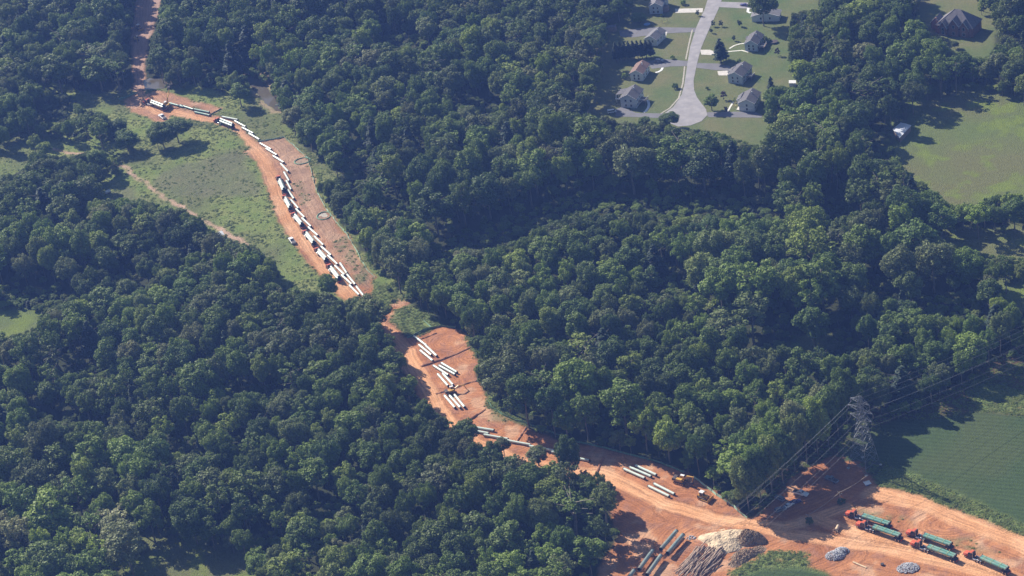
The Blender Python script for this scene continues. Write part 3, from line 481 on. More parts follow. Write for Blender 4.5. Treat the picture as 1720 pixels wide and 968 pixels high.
scatter('forest', np.column_stack([T[oth, 0], T[oth, 1], oth * 0]), np.column_stack([sx, sx, sz]), r_.uniform(0, 6.28, len(oth)), vidx[oth], [(v[0], v[1]) for v in VAR], 'dense green broadleaf woods beyond the nearest trees')
# weeds on meadow, banks, field margins
def wclump(name, seed, R, H, n, m):
    r = np.random.default_rng(seed); p = r.normal(size=(n, 3)) * [R * .5, R * .5, 0]; p[:, 2] = r.uniform(.1, 1, n) * H * np.exp(-(p[:, 0] ** 2 + p[:, 1] ** 2) / R ** 2); Nn = r.normal(size=(n, 3)) * .6 + [0, 0, .8]; Nn /= np.linalg.norm(Nn, axis=1)[:, None]
    V, F = cards(p, Nn, r.uniform(.12, .3, n), r); return np_mesh(name, V, F, m)
WC = [wclump('weed', 300 + i, R, H, n, m) for i, (R, H, n, m) in enumerate([(1.2, .6, 80, WEED), (1.8, .8, 140, WEED), (.8, 1.5, 60, LEAF), (1.3, 1.9, 110, LEAF)])]
N_ = 1100000; xx = r_.uniform(X0, X1, N_); yy = r_.uniform(Y0, Y1, N_); ii = np.clip(np.round(xx - X0).astype(int), 0, nx - 1); jj = np.clip(np.round(yy - Y0).astype(int), 0, ny - 1)
wgt = np.clip(mead - row - track - bk - wat, 0, 1) * (.06 + .36 * np.clip((n2 - .45) * 4, 0, 1)) * (1 - fal * .6) + weedb * .95 * (1 - track) + row * tang * .10 + corr * (1 - row) * .35
wgt = wgt * (1 - crop) * (1 - lawn) * (1 - road); k = r_.random(N_) < wgt[jj, ii] * 1.0; pxs = PX(np.column_stack([xx, yy, xx * 0])); k &= (pxs[:, 0] > -60) & (pxs[:, 0] < 1790) & (pxs[:, 1] > -40) & (pxs[:, 1] < 1010)
xx, yy, ii, jj = xx[k], yy[k], ii[k], jj[k]; s = r_.uniform(.2, .55, len(xx)) * (1 + .5 * (r_.random(len(xx)) > .95)) * (1 - .15 * weedb[jj, ii]); print('weeds', len(xx))
scatter('weeds', np.column_stack([xx, yy, HG[jj, ii]]), np.column_stack([s, s, s]), r_.uniform(0, 6.28, len(xx)), r_.choice([0, 1], len(xx)), [(m_,) for m_ in WC], 'rough green weeds covering the meadow and field margins')

ORD0 = ['first', 'second', 'third', 'fourth', 'fifth', 'sixth', 'seventh', 'eighth', 'ninth']

# ------------------------------------------------------------------ single trees and shrubs that stand apart
def solo(name, v, bx, by, ty, wpx, label, group=None, cat='tree', parts=('crown', 'trunk')):
    b = G(bx, by); lo, hi = .5, 60
    for _ in range(30):
        m_ = (lo + hi) / 2
        if PX((b.x, b.y, m_))[1] > ty: lo = m_
        else: hi = m_
    d = np.linalg.norm(np.array(b) - CAM); return tree_thing(name, v, b, lo, wpx / 2 * d / FOC, rt_.uniform(0, 6), label, cat, group, parts)
for a in [('broadleaf_tree', 2, 300, 240, 203, 48, 'big spreading tree alone in the middle of the meadow'), ('broadleaf_tree', 9, 276, 248, 210, 40, 'broad darker tree touching the left side of the big meadow tree'), ('broadleaf_tree', 0, 267, 252, 227, 20, 'small dark tree standing just left of the meadow tree pair'),
          ('broadleaf_tree', 4, 199, 232, 203, 34, 'dark round tree at the left edge of the meadow, upper of a pair'), ('broadleaf_tree', 0, 216, 254, 222, 36, 'dark round tree at the left edge of the meadow, lower of a pair'), ('broadleaf_tree', 7, 406, 180, 142, 30, 'vine-covered tree on the meadow beside the stream bend'),
          ('broadleaf_tree', 7, 401, 150, 120, 13, 'slim pale tree just behind the vine-covered tree'), ('broadleaf_tree', 3, 62, 262, 228, 20, 'slim light green tree above the shaded farm track'), ('broadleaf_tree', 0, 80, 268, 240, 24, 'small round tree beside the farm track start'),
          ('broadleaf_tree', 4, 556, 508, 462, 30, 'dark narrow tree leaning over the haul road below the last truck of the queue'), ('broadleaf_tree', 2, 628, 560, 508, 60, 'big thin-crowned tree hiding the haul road between the two pipe yards'), ('broadleaf_tree', 0, 605, 545, 500, 36, 'grey-green tree left of the big thin-crowned tree'),
          ('broadleaf_tree', 9, 960, 806, 738, 36, 'slim dark tree standing in front of a pipe at the clearing edge'), ('broadleaf_tree', 9, 785, 752, 712, 42, 'dark round tree covering the ends of two pipes'), ('broadleaf_tree', 3, 848, 768, 735, 24, 'small bright tree poking over the pipe row'), ('broadleaf_tree', 7, 905, 782, 752, 34, 'low dark tree leaning toward the pipe row'),
          ('yard_conifer', 8, 1211, 104, 64, 30, 'pyramid-shaped conifer shading the driveway in the yard'), ('broadleaf_tree', 2, 1283, 44, -14, 46, 'big tree hiding the house near the top edge'), ('broadleaf_tree', 4, 1126, 216, 190, 30, 'dark tree at the lower left rim of the cul-de-sac'), ('broadleaf_tree', 4, 1083, 211, 197, 18, 'small dark tree left of the cul-de-sac tree'),
          ('broadleaf_tree', 7, 1196, 186, 160, 24, 'light green yard tree beside the cul-de-sac'), ('conifer_tree', 8, 1297, 168, 128, 21, 'dark pointed conifer at the lawn edge below the white shed'), ('broadleaf_tree', 9, 1074, 39, 24, 23, 'clipped round tree beside the blue trampoline'), ('broadleaf_tree', 0, 1604, 82, 70, 12, 'small bright tree on the lawn below the brick house'), ('broadleaf_tree', 0, 1576, 80, 70, 12, 'small purple-grey tree on the lawn of the brick house')]:
    solo(*a)
for i in range(9): solo('conifer_tree', 8, 1036 + i * 7.2, 103 - i * .8, 70 - i * .5, 17, ORD0[i] + ' dark conifer from the left in the row screening the small grey-roofed house', 'screening conifers')
SP = []
def shrub(k, bx, by, s, label, group=None, sz=None):
    o = bpy.data.objects.new('shrub', BUSH[k]); o.location = G(bx, by); o.scale = (s, s, sz or s); o.rotation_euler = (0, 0, rt_.uniform(0, 6)); link(o); tag(o, label, 'shrub', group); return o
for a in [(1, 1198, 45, 1.25, 'round dark shrub, left of the pair on the front lawn'), (1, 1211, 45, 1.25, 'round dark shrub, right of the pair on the front lawn'), (1, 1195, 56, 1.0, 'small dark shrub just below the pair on the front lawn'), (1, 1243, 45, 1.4, 'tall dark shrub alone in mid lawn above the grey house'), (1, 1233, 69, 1.15, 'dark shrub left of the upper grey house'),
          (3, 1306, 94, 1.5, 'slender reddish small tree on the lawn behind the houses'), (0, 1135, 149, 1.4, 'light green bush by the road ditch'), (3, 1216, 168, 1.7, 'purple-leaved shrub on a bare patch beside the garage house'), (3, 1220, 190, 1.2, 'purple-leaved bush at the driveway edge'), (0, 1147, 8, 1.4, 'small shrub beside the road at the top edge'), (1, 1172, 27, 1.2, 'shrub by the roadside next to the concrete driveway'),
          (0, 1284, 70, 1.5, 'bush against the back of the upper grey house'), (0, 1291, 72, 1.2, 'small bush behind the upper grey house beside the trampoline'), (2, 1236, 172, 1.6, 'yellow-green bush at the door of the garage house'), (0, 1241, 105, 1.0, 'small bush behind the slate-grey house'), (0, 1130, 99, 1.0, 'small dark bush above the short driveway'), (0, 1112, 28, .8, 'little dark bush below the house at the top edge'),
          (0, 1188, 150, .7, 'tiny dark bush on the lawn above the yard tree'), (0, 1050, 132, 1.6, 'bright bush left of the brown-roofed house'), (0, 1413, 847, 1.3, 'bush at the foot of the upper utility pole'), (0, 1360, 880, 1.3, 'dark bush at the foot of the lower utility pole'), (3, 828, 615, 1.6, 'dark red-brown shrub at the right edge of the pipe yard')]:
    shrub(*a)

# ------------------------------------------------------------------ pipes
def pipe_meshes(m, L=12.2, r=.535, n=20):
    b = MB(); V = []; F = []
    for x in (-L / 2, L / 2):
        for q in (r, r - .05):
            for k in range(n): a = 2 * math.pi * k / n; V.append((x, math.cos(a) * q, math.sin(a) * q))
    o = [k for k in range(n)]; w_ = lambda s, k: s * n + k % n
    for k in range(n): F += [(w_(0, k), w_(2, k), w_(2, k + 1), w_(0, k + 1))]
    b.add(V, F); body = b
    i_ = MB().add(V, [(w_(1, k + 1), w_(3, k + 1), w_(3, k), w_(1, k)) for k in range(n)])
    e = MB()
    for x in (-L / 2, L / 2):
        s = -1 if x < 0 else 1; V2 = []
        for xx_, q in ((x, r - .052), (x + s * .02, r + .004), (x - s * .35, r + .004)):
            for k in range(n): a = 2 * math.pi * k / n; V2.append((xx_, math.cos(a) * q, math.sin(a) * q))
        e.add(V2, [(k, (k + 1) % n, (k + 1) % n + n, k + n) for k in range(n)] + [(k + n, (k + 1) % n + n, (k + 1) % n + 2 * n, k + 2 * n) for k in range(n)])
    return body, i_, e
def pipe_thing(m, L=12.2, r=.535):
    b, i_, e = pipe_meshes(m, L, r); t = b.build('pipe', m, smooth=True); i_.build('pipe_bore', MT['inner'], t, smooth=True); e.build('bare_end', MT['rim'], t); return t
PP = {}
def place_pipe(a, b, z, kind, label, group=None, L=12.2, r=.535):
    key = (kind, L, r)
    if key not in PP: o = pipe_thing(MT[kind], L, r); PP[key] = o
    else: o = copy_tree(PP[key])
    a = Vector(a); b = Vector(b); c = (a + b) / 2; d = (b - a); o.location = (c.x, c.y, z); o.rotation_euler = (rt_.uniform(0, 6.28), 0, 0); o.rotation_mode = 'XYZ'
    o.rotation_euler = (rt_.uniform(0, 6.28), 0, math.atan2(d.y, d.x)); o['label'] = label; o['category'] = 'pipe'
    if group: o['group'] = group
    elif 'group' in o: del o['group']
    return o
ORD = ['first', 'second', 'third', 'fourth', 'fifth', 'sixth', 'seventh', 'eighth', 'ninth', 'tenth', 'eleventh', 'twelfth', 'thirteenth', 'fourteenth', 'fifteenth', 'sixteenth', 'seventeenth', 'eighteenth', 'nineteenth', 'twentieth']
def gp(l, kind, labels, group, r=.535, dz=0.0, L=12.2):
    for (x1, y1, x2, y2), lb in zip(l, labels):
        a, b = W(x1, y1, .5), W(x2, y2, .5); c = (a + b) / 2; d = (b - a)[:2]; d = d / np.hypot(*d); a2 = c[:2] - d * L / 2; b2 = c[:2] + d * L / 2
        z = max(hz(*a2), hz(*b2), hz(*c[:2])) + r + .12 + dz
        place_pipe((*a2, 0), (*b2, 0), z, kind, lb, group, L, r)
        for s in (-.33, .33):
            q = c[:2] + d * L * s; k = MB().box(-.12, .12, -.7, .7, 0, .16); o = k.build('timber_skid', MT['plank']); o.location = (q[0], q[1], z - r - .15); o.rotation_euler = (0, 0, math.atan2(d[1], d[0])); tag(o, 'timber skid under a pipe laid on the clearing', 'timber skid', 'timber skids under the pipes')
gp([(290.5, 175.5, 302, 178.5), (302.1, 177.2, 325.8, 184.9), (326.5, 184.2, 350.9, 189), (327.2, 188.7, 352.3, 194.3)], 'pipe', ['short-looking pipe half hidden behind the crane arm', 'pale green pipe right of the crane in the upper yard', 'pale green pipe at the right end of the upper yard, rear of two', 'pale green pipe at the right end of the upper yard, front of two'], 'pipes in the upper yard')
rowp = [(376, 197.5, 396.5, 201.4), (393.7, 203.5, 413.3, 214), (407, 215.3, 425.8, 225.1), (418.1, 225.1, 436.3, 235.6), (436.3, 241.2, 456.5, 252.3), (445.6, 249.5, 466.9, 262.1), (457.9, 262.1, 478.1, 274.6), (471.2, 275.3, 485.1, 290), (477.4, 290, 485.8, 304.6), (480.7, 303.7, 489.8, 320.5), (483.5, 319.8, 494.6, 335.8), (488.4, 335.8, 502.3, 351.9), (496.7, 351.2, 512.8, 367.2), (506.5, 366.5, 523.9, 382.6), (517, 381.2, 535.1, 397.2), (527.4, 397.2, 544.2, 413.3), (539.5, 415.1, 557, 430.5), (549.3, 428.4, 568.8, 446.5), (561.9, 445.8, 580, 463.3), (573, 461.9, 591.9, 479.3), (586.3, 479.3, 604.4, 497.4)]
gp(rowp, 'pipew', [f'{(ORD + ["twenty-first"])[i]} pale pipe, counted from the top, in the long row along the haul road' for i in range(21)], 'pipes in the long row')
gp([(571.6, 443, 582.8, 459.8), (582.8, 461.2, 597.4, 479.3), (598.1, 480.7, 612.8, 500.2)], 'pipew', ['uppermost pale pipe of the short second row at the lower end', 'middle pale pipe of the short second row at the lower end', 'lowest pale pipe of the short second row at the lower end'], 'pipes in the short second row')
gp([(696, 565.8, 716.3, 581.2), (717, 582.6, 731.6, 596.5), (705.1, 581.2, 723.9, 596.5), (708.6, 591.6, 724.6, 604.9), (743.5, 611.9, 765.8, 625.1), (740, 616.3, 762.3, 628.6), (729.5, 615.8, 751.9, 630), (744.9, 629.3, 760.2, 646.7), (736.5, 630.5, 751.9, 648), (747.4, 666.3, 764.1, 685.8), (756, 666.2, 773, 685.2), (764.2, 664.9, 780.1, 684.4)], 'pipew',
   ['topmost pipe in the middle yard', 'pipe lying end to end below the topmost one in the middle yard', 'upper of two side-by-side pipes nearest the haul road', 'lower of two side-by-side pipes nearest the haul road', 'rear pipe of the touching pair in the middle yard', 'front pipe of the touching pair in the middle yard', 'pipe just left of the touching pair in the middle yard', 'right pipe of the two above the parked loader', 'left pipe of the two above the parked loader', 'left pipe of the three below the parked loader', 'middle pipe of the three below the parked loader', 'right pipe of the three below the parked loader'], 'pipes in the middle yard', .56)
gp([(791.3, 717.5, 827.6, 723.3), (784, 722.3, 817.7, 728.3), (812, 731, 854, 738.5), (849.7, 740.2, 891.5, 748), (889.4, 750.4, 930, 758), (930, 760, 965, 766), (951, 767, 987, 773.5)], 'pipew', ['green pipe behind the end of another at the left of the edge row', 'green pipe partly covered by the dark round tree', 'third green pipe from the left along the wooded lower edge', 'fourth green pipe from the left along the wooded lower edge', 'fifth green pipe from the left along the wooded lower edge', 'green pipe mostly hidden by the slim dark tree', 'last green pipe right of the slim dark tree'], 'pipes along the wooded edge', .56)
gp([(1066.1, 782.2, 1103.8, 799.4), (1057.1, 785.5, 1095, 802), (1046.9, 788.1, 1083.8, 804.6), (1096.5, 812.2, 1135, 831.8), (1087.4, 816.4, 1125.9, 835.2)], 'pipew', ['rear pipe of the group of three in the lower yard', 'middle pipe of the group of three in the lower yard', 'front pipe of the group of three in the lower yard', 'rear pipe of the pair beside the bulldozer', 'front pipe of the pair beside the bulldozer'], 'pipes in the lower yard', .56)
gp([(1139.3, 894.8, 1108.4, 930.6), (1149.9, 901.9, 1120.4, 936.9), (1099.3, 926.8, 1072.3, 964.1), (1112.4, 936.1, 1086, 973), (1066.8, 962.4, 1040, 998), (1078.5, 975, 1052, 1012)], 'pipes', ['dark steel pipe at the upper left of the big stack', 'dark steel pipe at the upper right of the big stack', 'dark steel pipe in the second tier, left', 'dark steel pipe in the second tier, right', 'dark steel pipe cut by the bottom edge, left', 'dark steel pipe cut by the bottom edge, right'], 'big dark pipes near the bottom edge', .85, 1.0, 13.0)
# ------------------------------------------------------------------ pipe trucks
def make_truck(paint='red'):
    t = empty('pipe_truck', (0, 0, 0)); P_ = MT[paint]
    # local +x is the way it faces; nose at x=10, tail at x=-10
    MB().prism([(9.9, .75), (9.95, 1.5), (9.6, 1.75), (7.9, 1.95), (7.9, .8)], -.95, .95).build('hood', P_, t, bevel=.08)
    cab = MB().prism([(7.9, .9), (7.9, 2.0), (7.45, 2.85), (6.9, 3.0), (5.9, 3.0), (5.9, .9)], -1.1, 1.1).build('cab', MT['dark'], t, bevel=.08); MB().box(6.1, 7.3, -1.0, 1.0, 3.0, 3.12, .1, .1).build('cab_roof', P_, cab)
    MB().prism([(7.93, 2.05), (7.52, 2.78), (7.45, 2.80), (7.86, 2.02)], -.98, .98).build('windscreen', MT['glass'], cab)
    for s in (-1, 1):
        MB().box(6.35, 7.35, s * 1.103 - .012, s * 1.103 + .012, 2.05, 2.7).build('side_window', MT['glass'], cab)
        MB().box(7.3, 7.4, s * 1.3 - .12, s * 1.3 + .12, 2.0, 2.6).build('mirror', MT['dark'], cab)
        MB().tube((5.75, s * .95, 1.2), (5.75, s * .95, 3.5), .09).build('exhaust_stack', MT['chrome'], t)
        MB().tube((5.6, s * .95, .8), (4.3, s * .95, .8), .32, n=14).build('fuel_tank', MT['chrome'], t)
        MB().prism([(9.7, 1.2), (9.4, 1.45), (8.7, 1.5), (8.2, 1.2), (8.2, 1.1), (9.7, 1.1)], s * 1.1 - .2, s * 1.1 + .2).build('front_fender', P_, t)
        MB().box(9.9, 9.97, s * .75 - .14, s * .75 + .14, 1.05, 1.3).build('headlight', MT['lamp'], t)
        MB().prism([(4.0, 1.25), (3.6, 1.32), (2.4, 1.32), (2.0, 1.25), (2.0, 1.2), (4.0, 1.2)], s * 1.0 - .3, s * 1.0 + .3).build('rear_fender', MT['white'], t)
    MB().box(9.95, 10.1, -1.15, 1.15, .45, .8).build('bumper', MT['chrome'], t)
    MB().box(9.955, 10.0, -.5, .5, .85, 1.45).build('grille', MT['dark'], t)
    MB().box(1.6, 7.8, -.42, .42, .75, 1.02).build('chassis', MT['dark'], t)
    MB().box(2.4, 3.6, -.6, .6, 1.03, 1.2).build('turntable', MT['dark'], t)
    for x, ys in ((8.9, (-1.05, 1.05)), (3.6, (-.95, .95)), (2.3, (-.95, .95)), (-7.2, (-.95, .95)), (-8.5, (-.95, .95))):
        for y in ys:
            wh = MB().wheel(x, y, .52, .52, .32 if x > 8 else .55).build('wheel', MT['tyre'], t); MB().wheel(x, y + (.03 if y > 0 else -.03), .52, .27, .34 if x > 8 else .57, 10).build('wheel_hub', MT['chrome'], wh)
    tr = MB().box(-9.4, 3.4, -.22, .22, 1.2, 1.5).box(-9.2, -6.4, -1.1, 1.1, 1.02, 1.2)
    tr.build('trailer_beam', MT['dark'], t)
    for x in (3.0, -7.6):
        MB().box(x - .18, x + .18, -1.25, 1.25, 1.5, 1.72).box(x - .1, x + .1, -1.3, -1.2, 1.5, 2.9).box(x - .1, x + .1, 1.2, 1.3, 1.5, 2.9).build('bolster', MT['dark'], t)
    MB().box(-9.5, -9.42, -1.1, 1.1, .6, 1.0).build('tail_bar', MT['red'], t)
    for x in (1.0, -2.2, -5.6):
        m_ = MB(); pts_ = [(x, -1.32, 1.45), (x, -1.30, 2.6), (x, -.62, 3.0), (x, .62, 3.0), (x, 1.30, 2.6), (x, 1.32, 1.45)]
        for k in range(5): m_.tube(pts_[k], pts_[k + 1], .045, n=4)
        m_.build('load_strap', MT['yard'], t)
    return t
TR = make_truck(); used = []
def truck(nose, tail, label, group, kind, plabel, third=False):
    o = TR if not used else copy_tree(TR); used.append(1); a = W(*nose, 1.2); b = W(*tail, 1.2); d = a - b; Lr = np.hypot(d[0], d[1]); s = Lr / 20.0; c = (a + b) / 2
    th = math.atan2(d[1], d[0]); z = hz(c[0], c[1]) + .05; o.location = (c[0], c[1], z); o.rotation_euler = (0, 0, th); o.scale = (s, s, s); tag(o, label, 'truck', group)
    L = 12.2 * min(1, s * 1.02); u = np.array([math.cos(th), math.sin(th)]); v = np.array([-u[1], u[0]])
    r = .60
    for k, (off, zz) in enumerate([(-.61, 0), (.61, 0)] + ([(0, 1.04)] if third else [])):
        m_ = c[:2] + u * (-2.9 * s) + v * off; place_pipe((*(m_ - u * 5), 0), (*(m_ + u * 5), 0), z + 1.72 * s + r + zz, kind, plabel % ('left', 'right', 'top')[k], group.replace('trucks', 'pipes loaded on trucks'), L, r)
for i, (n_, t_) in enumerate([((1421, 861), (1500, 886)), ((1438.5, 879), (1518, 906)), ((1523, 893), (1604, 921)), ((1530, 911), (1611, 941)), ((1620, 928), (1698, 962))]):
    w_ = ['the upper truck of the pair nearest the pylon', 'the lower truck of the pair nearest the pylon', 'the upper truck of the middle pair', 'the lower truck of the middle pair', 'the lone truck in the bottom right corner'][i]
    truck(n_, t_, 'red-cab pole trailer truck with green pipes, ' + w_, 'trucks parked on the lower yard', 'pipe', 'green pipe on the %s side of ' + w_)
q6 = [((466.5, 297), (479, 326)), ((476.5, 329), (489, 354)), ((490.5, 358.5), (509, 382)), ((509.5, 388), (529, 413)), ((529.5, 417), (550, 441)), ((550, 445), (571.5, 473))]
for i, (n_, t_) in enumerate(q6):
    w_ = ORD[i] + ' truck from the top in the queue on the haul road'
    truck(n_, t_, 'red-cab pipe truck, ' + w_, 'trucks queueing on the haul road', 'pipew', 'pale pipe on the %s side of the ' + w_.replace(' on the haul road', ''), True)
truck((360, 201), (394, 214.5), 'red-cab pipe truck unloading at the bend beside the upper row of pipes', 'trucks at the upper bend', 'pipew', 'pale pipe on the %s side of the truck at the bend', True)
truck((242, 170), (279, 184), 'pipe truck parked beside the crane with a raised yellow arm', 'trucks in the upper yard', 'pipew', 'pale pipe on the %s side of the truck beside the crane', True)

# ------------------------------------------------------------------ machines
def tracks(t, L, gw, wt, h):
    for s in (-1, 1):
        k = MB().prism([(-L / 2, h * .45), (-L / 2 + .35, 0), (L / 2 - .35, 0), (L / 2, h * .45), (L / 2 - .3, h), (-L / 2 + .3, h)], s * gw - wt / 2, s * gw + wt / 2).build('crawler_track', MT['dark'], t)
        wm = MB()
        for q in range(5): wm.wheel(-L / 2 + .55 + q * (L - 1.1) / 4, s * gw, h * .38, h * .3, wt + .06, 10)
        wm.build('track_rollers', MT['yel'], k)
def excavator(px, py, face, label, boom, arm, s=1.0):
    t = empty('excavator', G(px, py), face, s); tracks(t, 4.6, 1.25, .6, 1.0)
    bd_ = MB().box(-2.6, 1.6, -1.35, 1.35, 1.1, 1.45).build('upper_frame', MT['yel'], t, bevel=.05)
    MB().box(-2.9, -1.2, -1.35, 1.35, 1.2, 2.2, .15, .1).build('counterweight', MT['dark'], t, bevel=.1)
    MB().box(-1.2, 1.3, -1.35, -.1, 1.45, 2.25, .05, .05).build('engine_cover', MT['yel'], t, bevel=.06)
    cb = MB().box(-.2, 1.6, .25, 1.3, 1.45, 3.05, .12, .06).build('cab', MT['yel'], t, bevel=.05); MB().box(1.47, 1.62, .35, 1.2, 1.9, 2.9, .05).build('windscreen', MT['glass'], cb); MB().box(.1, 1.3, 1.27, 1.32, 1.9, 2.85).build('side_window', MT['glass'], cb); MB().box(-.1, 1.5, .3, 1.25, 3.052, 3.1).build('roof', MT['white'], cb)
    p0 = Vector((1.3, -.1, 1.7)); b_ = Vector((math.cos(boom) * 2.8, 0, math.sin(boom) * 2.8)); p1 = p0 + b_; b2 = Vector((math.cos(boom - .75) * 3.0, 0, math.sin(boom - .75) * 3.0)); p2 = p1 + b2; p3 = p2 + Vector((math.cos(arm) * 2.9, 0, math.sin(arm) * 2.9))
    bm_ = MB().tube(p0, p1, .28, .34, 4).tube(p1, p2, .34, .24, 4).build('boom', MT['yel'], t); MB().tube(p0 + Vector((.3, 0, -.4)), p1 + Vector((0, 0, -.2)), .1).build('hydraulic_ram', MT['chrome'], bm_)
    MB().tube(p2 + Vector((-.3, 0, .15)), p3, .24, .16, 4).build('arm', MT['yel'], t); MB().prism([(p3.x - .2, p3.z + .3), (p3.x - .9, p3.z - .2), (p3.x - .7, p3.z - .9), (p3.x + .1, p3.z - 1.0), (p3.x + .35, p3.z - .1)], -.7, .5).build('bucket', MT['dark'], t)
    tag(t, label, 'excavator'); return t
def bulldozer(px, py, face, label, s=1.0):
    t = empty('bulldozer', G(px, py), face, s); tracks(t, 3.8, 1.05, .6, 1.1)
    MB().box(-1.9, .4, -.75, .75, .7, 1.5).build('body', MT['yel'], t, bevel=.05); MB().box(.1, 2.0, -.6, .6, .8, 1.75, .05, .05).build('engine_cover', MT['yel'], t, bevel=.06); MB().box(2.0, 2.06, -.5, .5, .85, 1.6).build('grille', MT['dark'], t)
    cb = MB().box(-1.3, .2, -.7, .7, 1.5, 2.95, .1, .08).build('cab', MT['glass'], t); MB().box(-1.5, .35, -.85, .85, 2.953, 3.1, .05, .05).build('roof', MT['white'], cb)
    for sx_, sy in ((-1, -1), (-1, 1), (1, -1), (1, 1)): MB().tube((-.55 + sx_ * .72, sy * .69, 1.5), (-.55 + sx_ * .66, sy * .64, 2.95), .06).build('cab_post', MT['yel'], cb)
    MB().prism([(2.75, .1), (2.95, .3), (2.85, .8), (2.95, 1.4), (3.05, 1.45), (3.1, .2), (2.95, .05)], -1.95, 1.95).build('blade', MT['yel'], t)
    for s_ in (-1, 1): MB().tube((-.2, s_ * 1.45, .55), (2.85, s_ * 1.45, .4), .12).build('push_arm', MT['yel'], t)
    MB().tube((.9, -.35, 1.9), (.9, -.35, 2.5), .07).build('exhaust_stack', MT['dark'], t); MB().prism([(-2.0, .5), (-2.5, .9), (-2.6, .2), (-2.4, .1), (-2.2, .6)], -.5, .5).build('ripper', MT['dark'], t)
    tag(t, label, 'bulldozer'); return t
excavator(1143, 811, math.radians(-38), 'yellow excavator with folded arm at the shaded edge of the lower yard', .85, math.radians(-110), 1.12)
bulldozer(1182, 838, math.radians(-42), 'yellow bulldozer with white cab roof below the excavator', 1.12)
excavator(758, 661, math.radians(15), 'dark yellow loader-excavator parked between pipes in the middle yard', .45, math.radians(-75), 1.0)
excavator(281, 182, math.radians(70), 'yellow crane-like excavator with arm raised beside the upper truck', 1.25, math.radians(60), 1.25)
bulldozer(234, 50, math.radians(-60), 'small tracked machine high on the far dirt track', 1.1); excavator(229, 68, math.radians(-75), 'long-armed machine lower on the far dirt track', .5, -1.6, 1.0)

# ------------------------------------------------------------------ cars and pickups
def make_car(kind, paint):
    nm = {'pickup': 'pickup_truck', 'sedan': 'parked_car', 'van': 'parked_van', 'suv': 'parked_suv'}[kind]; t = empty(nm, (0, 0, 0)); P_ = MT[paint]; L2 = 2.85 if kind == 'pickup' else 2.4
    if kind == 'pickup':
        body = MB().prism([(L2, .5), (L2, .95), (L2 - .1, 1.08), (1.2, 1.15), (-L2, 1.12), (-L2, .5)], -.95, .95).build('body', P_, t, bevel=.06)
        MB().box(-L2 + .12, -.75, -.8, .8, 1.125, 1.15).build('bed', MT['dark'], t); prof = [(1.25, 1.12), (.55, 1.82), (-.45, 1.85), (-.7, 1.12)]
    elif kind == 'sedan':
        body = MB().prism([(L2, .35), (L2, .7), (L2 - .2, .85), (.9, .95), (-1.7, .98), (-L2, .9), (-L2, .4)], -.88, .88).build('body', P_, t, bevel=.06); prof = [(1.0, .94), (.35, 1.42), (-.9, 1.44), (-1.6, .97)]
    elif kind == 'suv':
        body = MB().prism([(L2, .45), (L2, .95), (L2 - .15, 1.05), (1.1, 1.12), (-L2, 1.15), (-L2, .45)], -.93, .93).build('body', P_, t, bevel=.06); prof = [(1.15, 1.1), (.5, 1.75), (-2.1, 1.78), (-2.35, 1.12)]
    else:
        body = MB().prism([(L2, .45), (L2, 1.0), (L2 - .5, 1.2), (-L2, 1.3), (-L2, .45)], -.95, .95).build('body', P_, t, bevel=.06); prof = [(1.9, 1.2), (1.2, 2.0), (-2.3, 2.1), (-2.38, 1.25)]
    cab = MB().prism(prof, -.8, .8).build('cabin', P_, t, bevel=.05)
    (x0, z0), (x1, z1), (x2, z2), (x3, z3) = prof
    def win(a, b, c_, d_, y): return MB().prism([a, b, c_, d_], y - .012, y + .012)
    for s in (-1, 1): win((x0 - .25, z0 + .08), (x1 - .05, z1 - .1), (x2 + .12, z2 - .12), (x3 + .18, z3 + .1), s * .806).build('side_window', MT['glass'], cab)
    f = lambda p, q, k: (p[0] + (q[0] - p[0]) * k, p[1] + (q[1] - p[1]) * k); e = .015
    for nm_, A, B in (('windscreen', (x0, z0), (x1, z1)), ('rear_window', (x3, z3), (x2, z2))):
        p, q = f(A, B, .15), f(A, B, .88); sg = 1 if nm_ == 'windscreen' else -1; MB().prism([(p[0], p[1]), (p[0] + sg * e, p[1] + e), (q[0] + sg * e, q[1] + e), (q[0], q[1])], -.68, .68).build(nm_, MT['glass'], cab)
    for x in (L2 * .62, -L2 * .6):
        for s in (-1, 1): wh = MB().wheel(x, s * .84, .36, .36, .24).build('wheel', MT['tyre'], t); MB().wheel(x, s * .86, .36, .2, .24, 10).build('wheel_rim', MT['chrome'], wh)
    for s in (-1, 1): MB().box(L2 - .02, L2 + .03, s * .68 - .16, s * .68 + .16, .7, .86).build('headlight', MT['lamp'], t); MB().box(-L2 - .03, -L2 + .02, s * .75 - .1, s * .75 + .1, .7, .9).build('tail_light', MT['red'], t)
    MB().box(L2 - .02, L2 + .08, -.9, .9, .42, .58).box(-L2 - .08, -L2 + .02, -.9, .9, .42, .58).build('bumper', MT['chrome'] if kind == 'pickup' else MT['dark'], t); return t
CARS = {}
def car(kind, paint, px, py, px2, py2, label, cat, s=1.0):
    k = (kind, paint)
    if k not in CARS: o = make_car(kind, paint); CARS[k] = o
    else: o = copy_tree(CARS[k])
    d = W(px2, py2) - W(px, py); o.location = G(px, py, .03); o.rotation_euler = (0, 0, math.atan2(d[1], d[0])); o.scale = (s, s, s); return tag(o, label, cat)
car('pickup', 'white', 273, 198, 266, 193, 'white pickup at the lower rim of the upper yard', 'pickup', 1.2); car('pickup', 'white', 491, 407, 485, 399, 'white pickup parked beside the queue at the meadow edge', 'pickup', 1.15)
car('pickup', 'white', 1345, 831, 1356, 834, 'white pickup in the shade near the utility poles', 'pickup', 1.15); car('sedan', 'white', 1325, 851, 1330, 848, 'white car under the power lines below the white pickup', 'car'); car('suv', 'silver', 1311, 859, 1317, 857, 'silver car lowest in the shaded parking under the power lines', 'car')
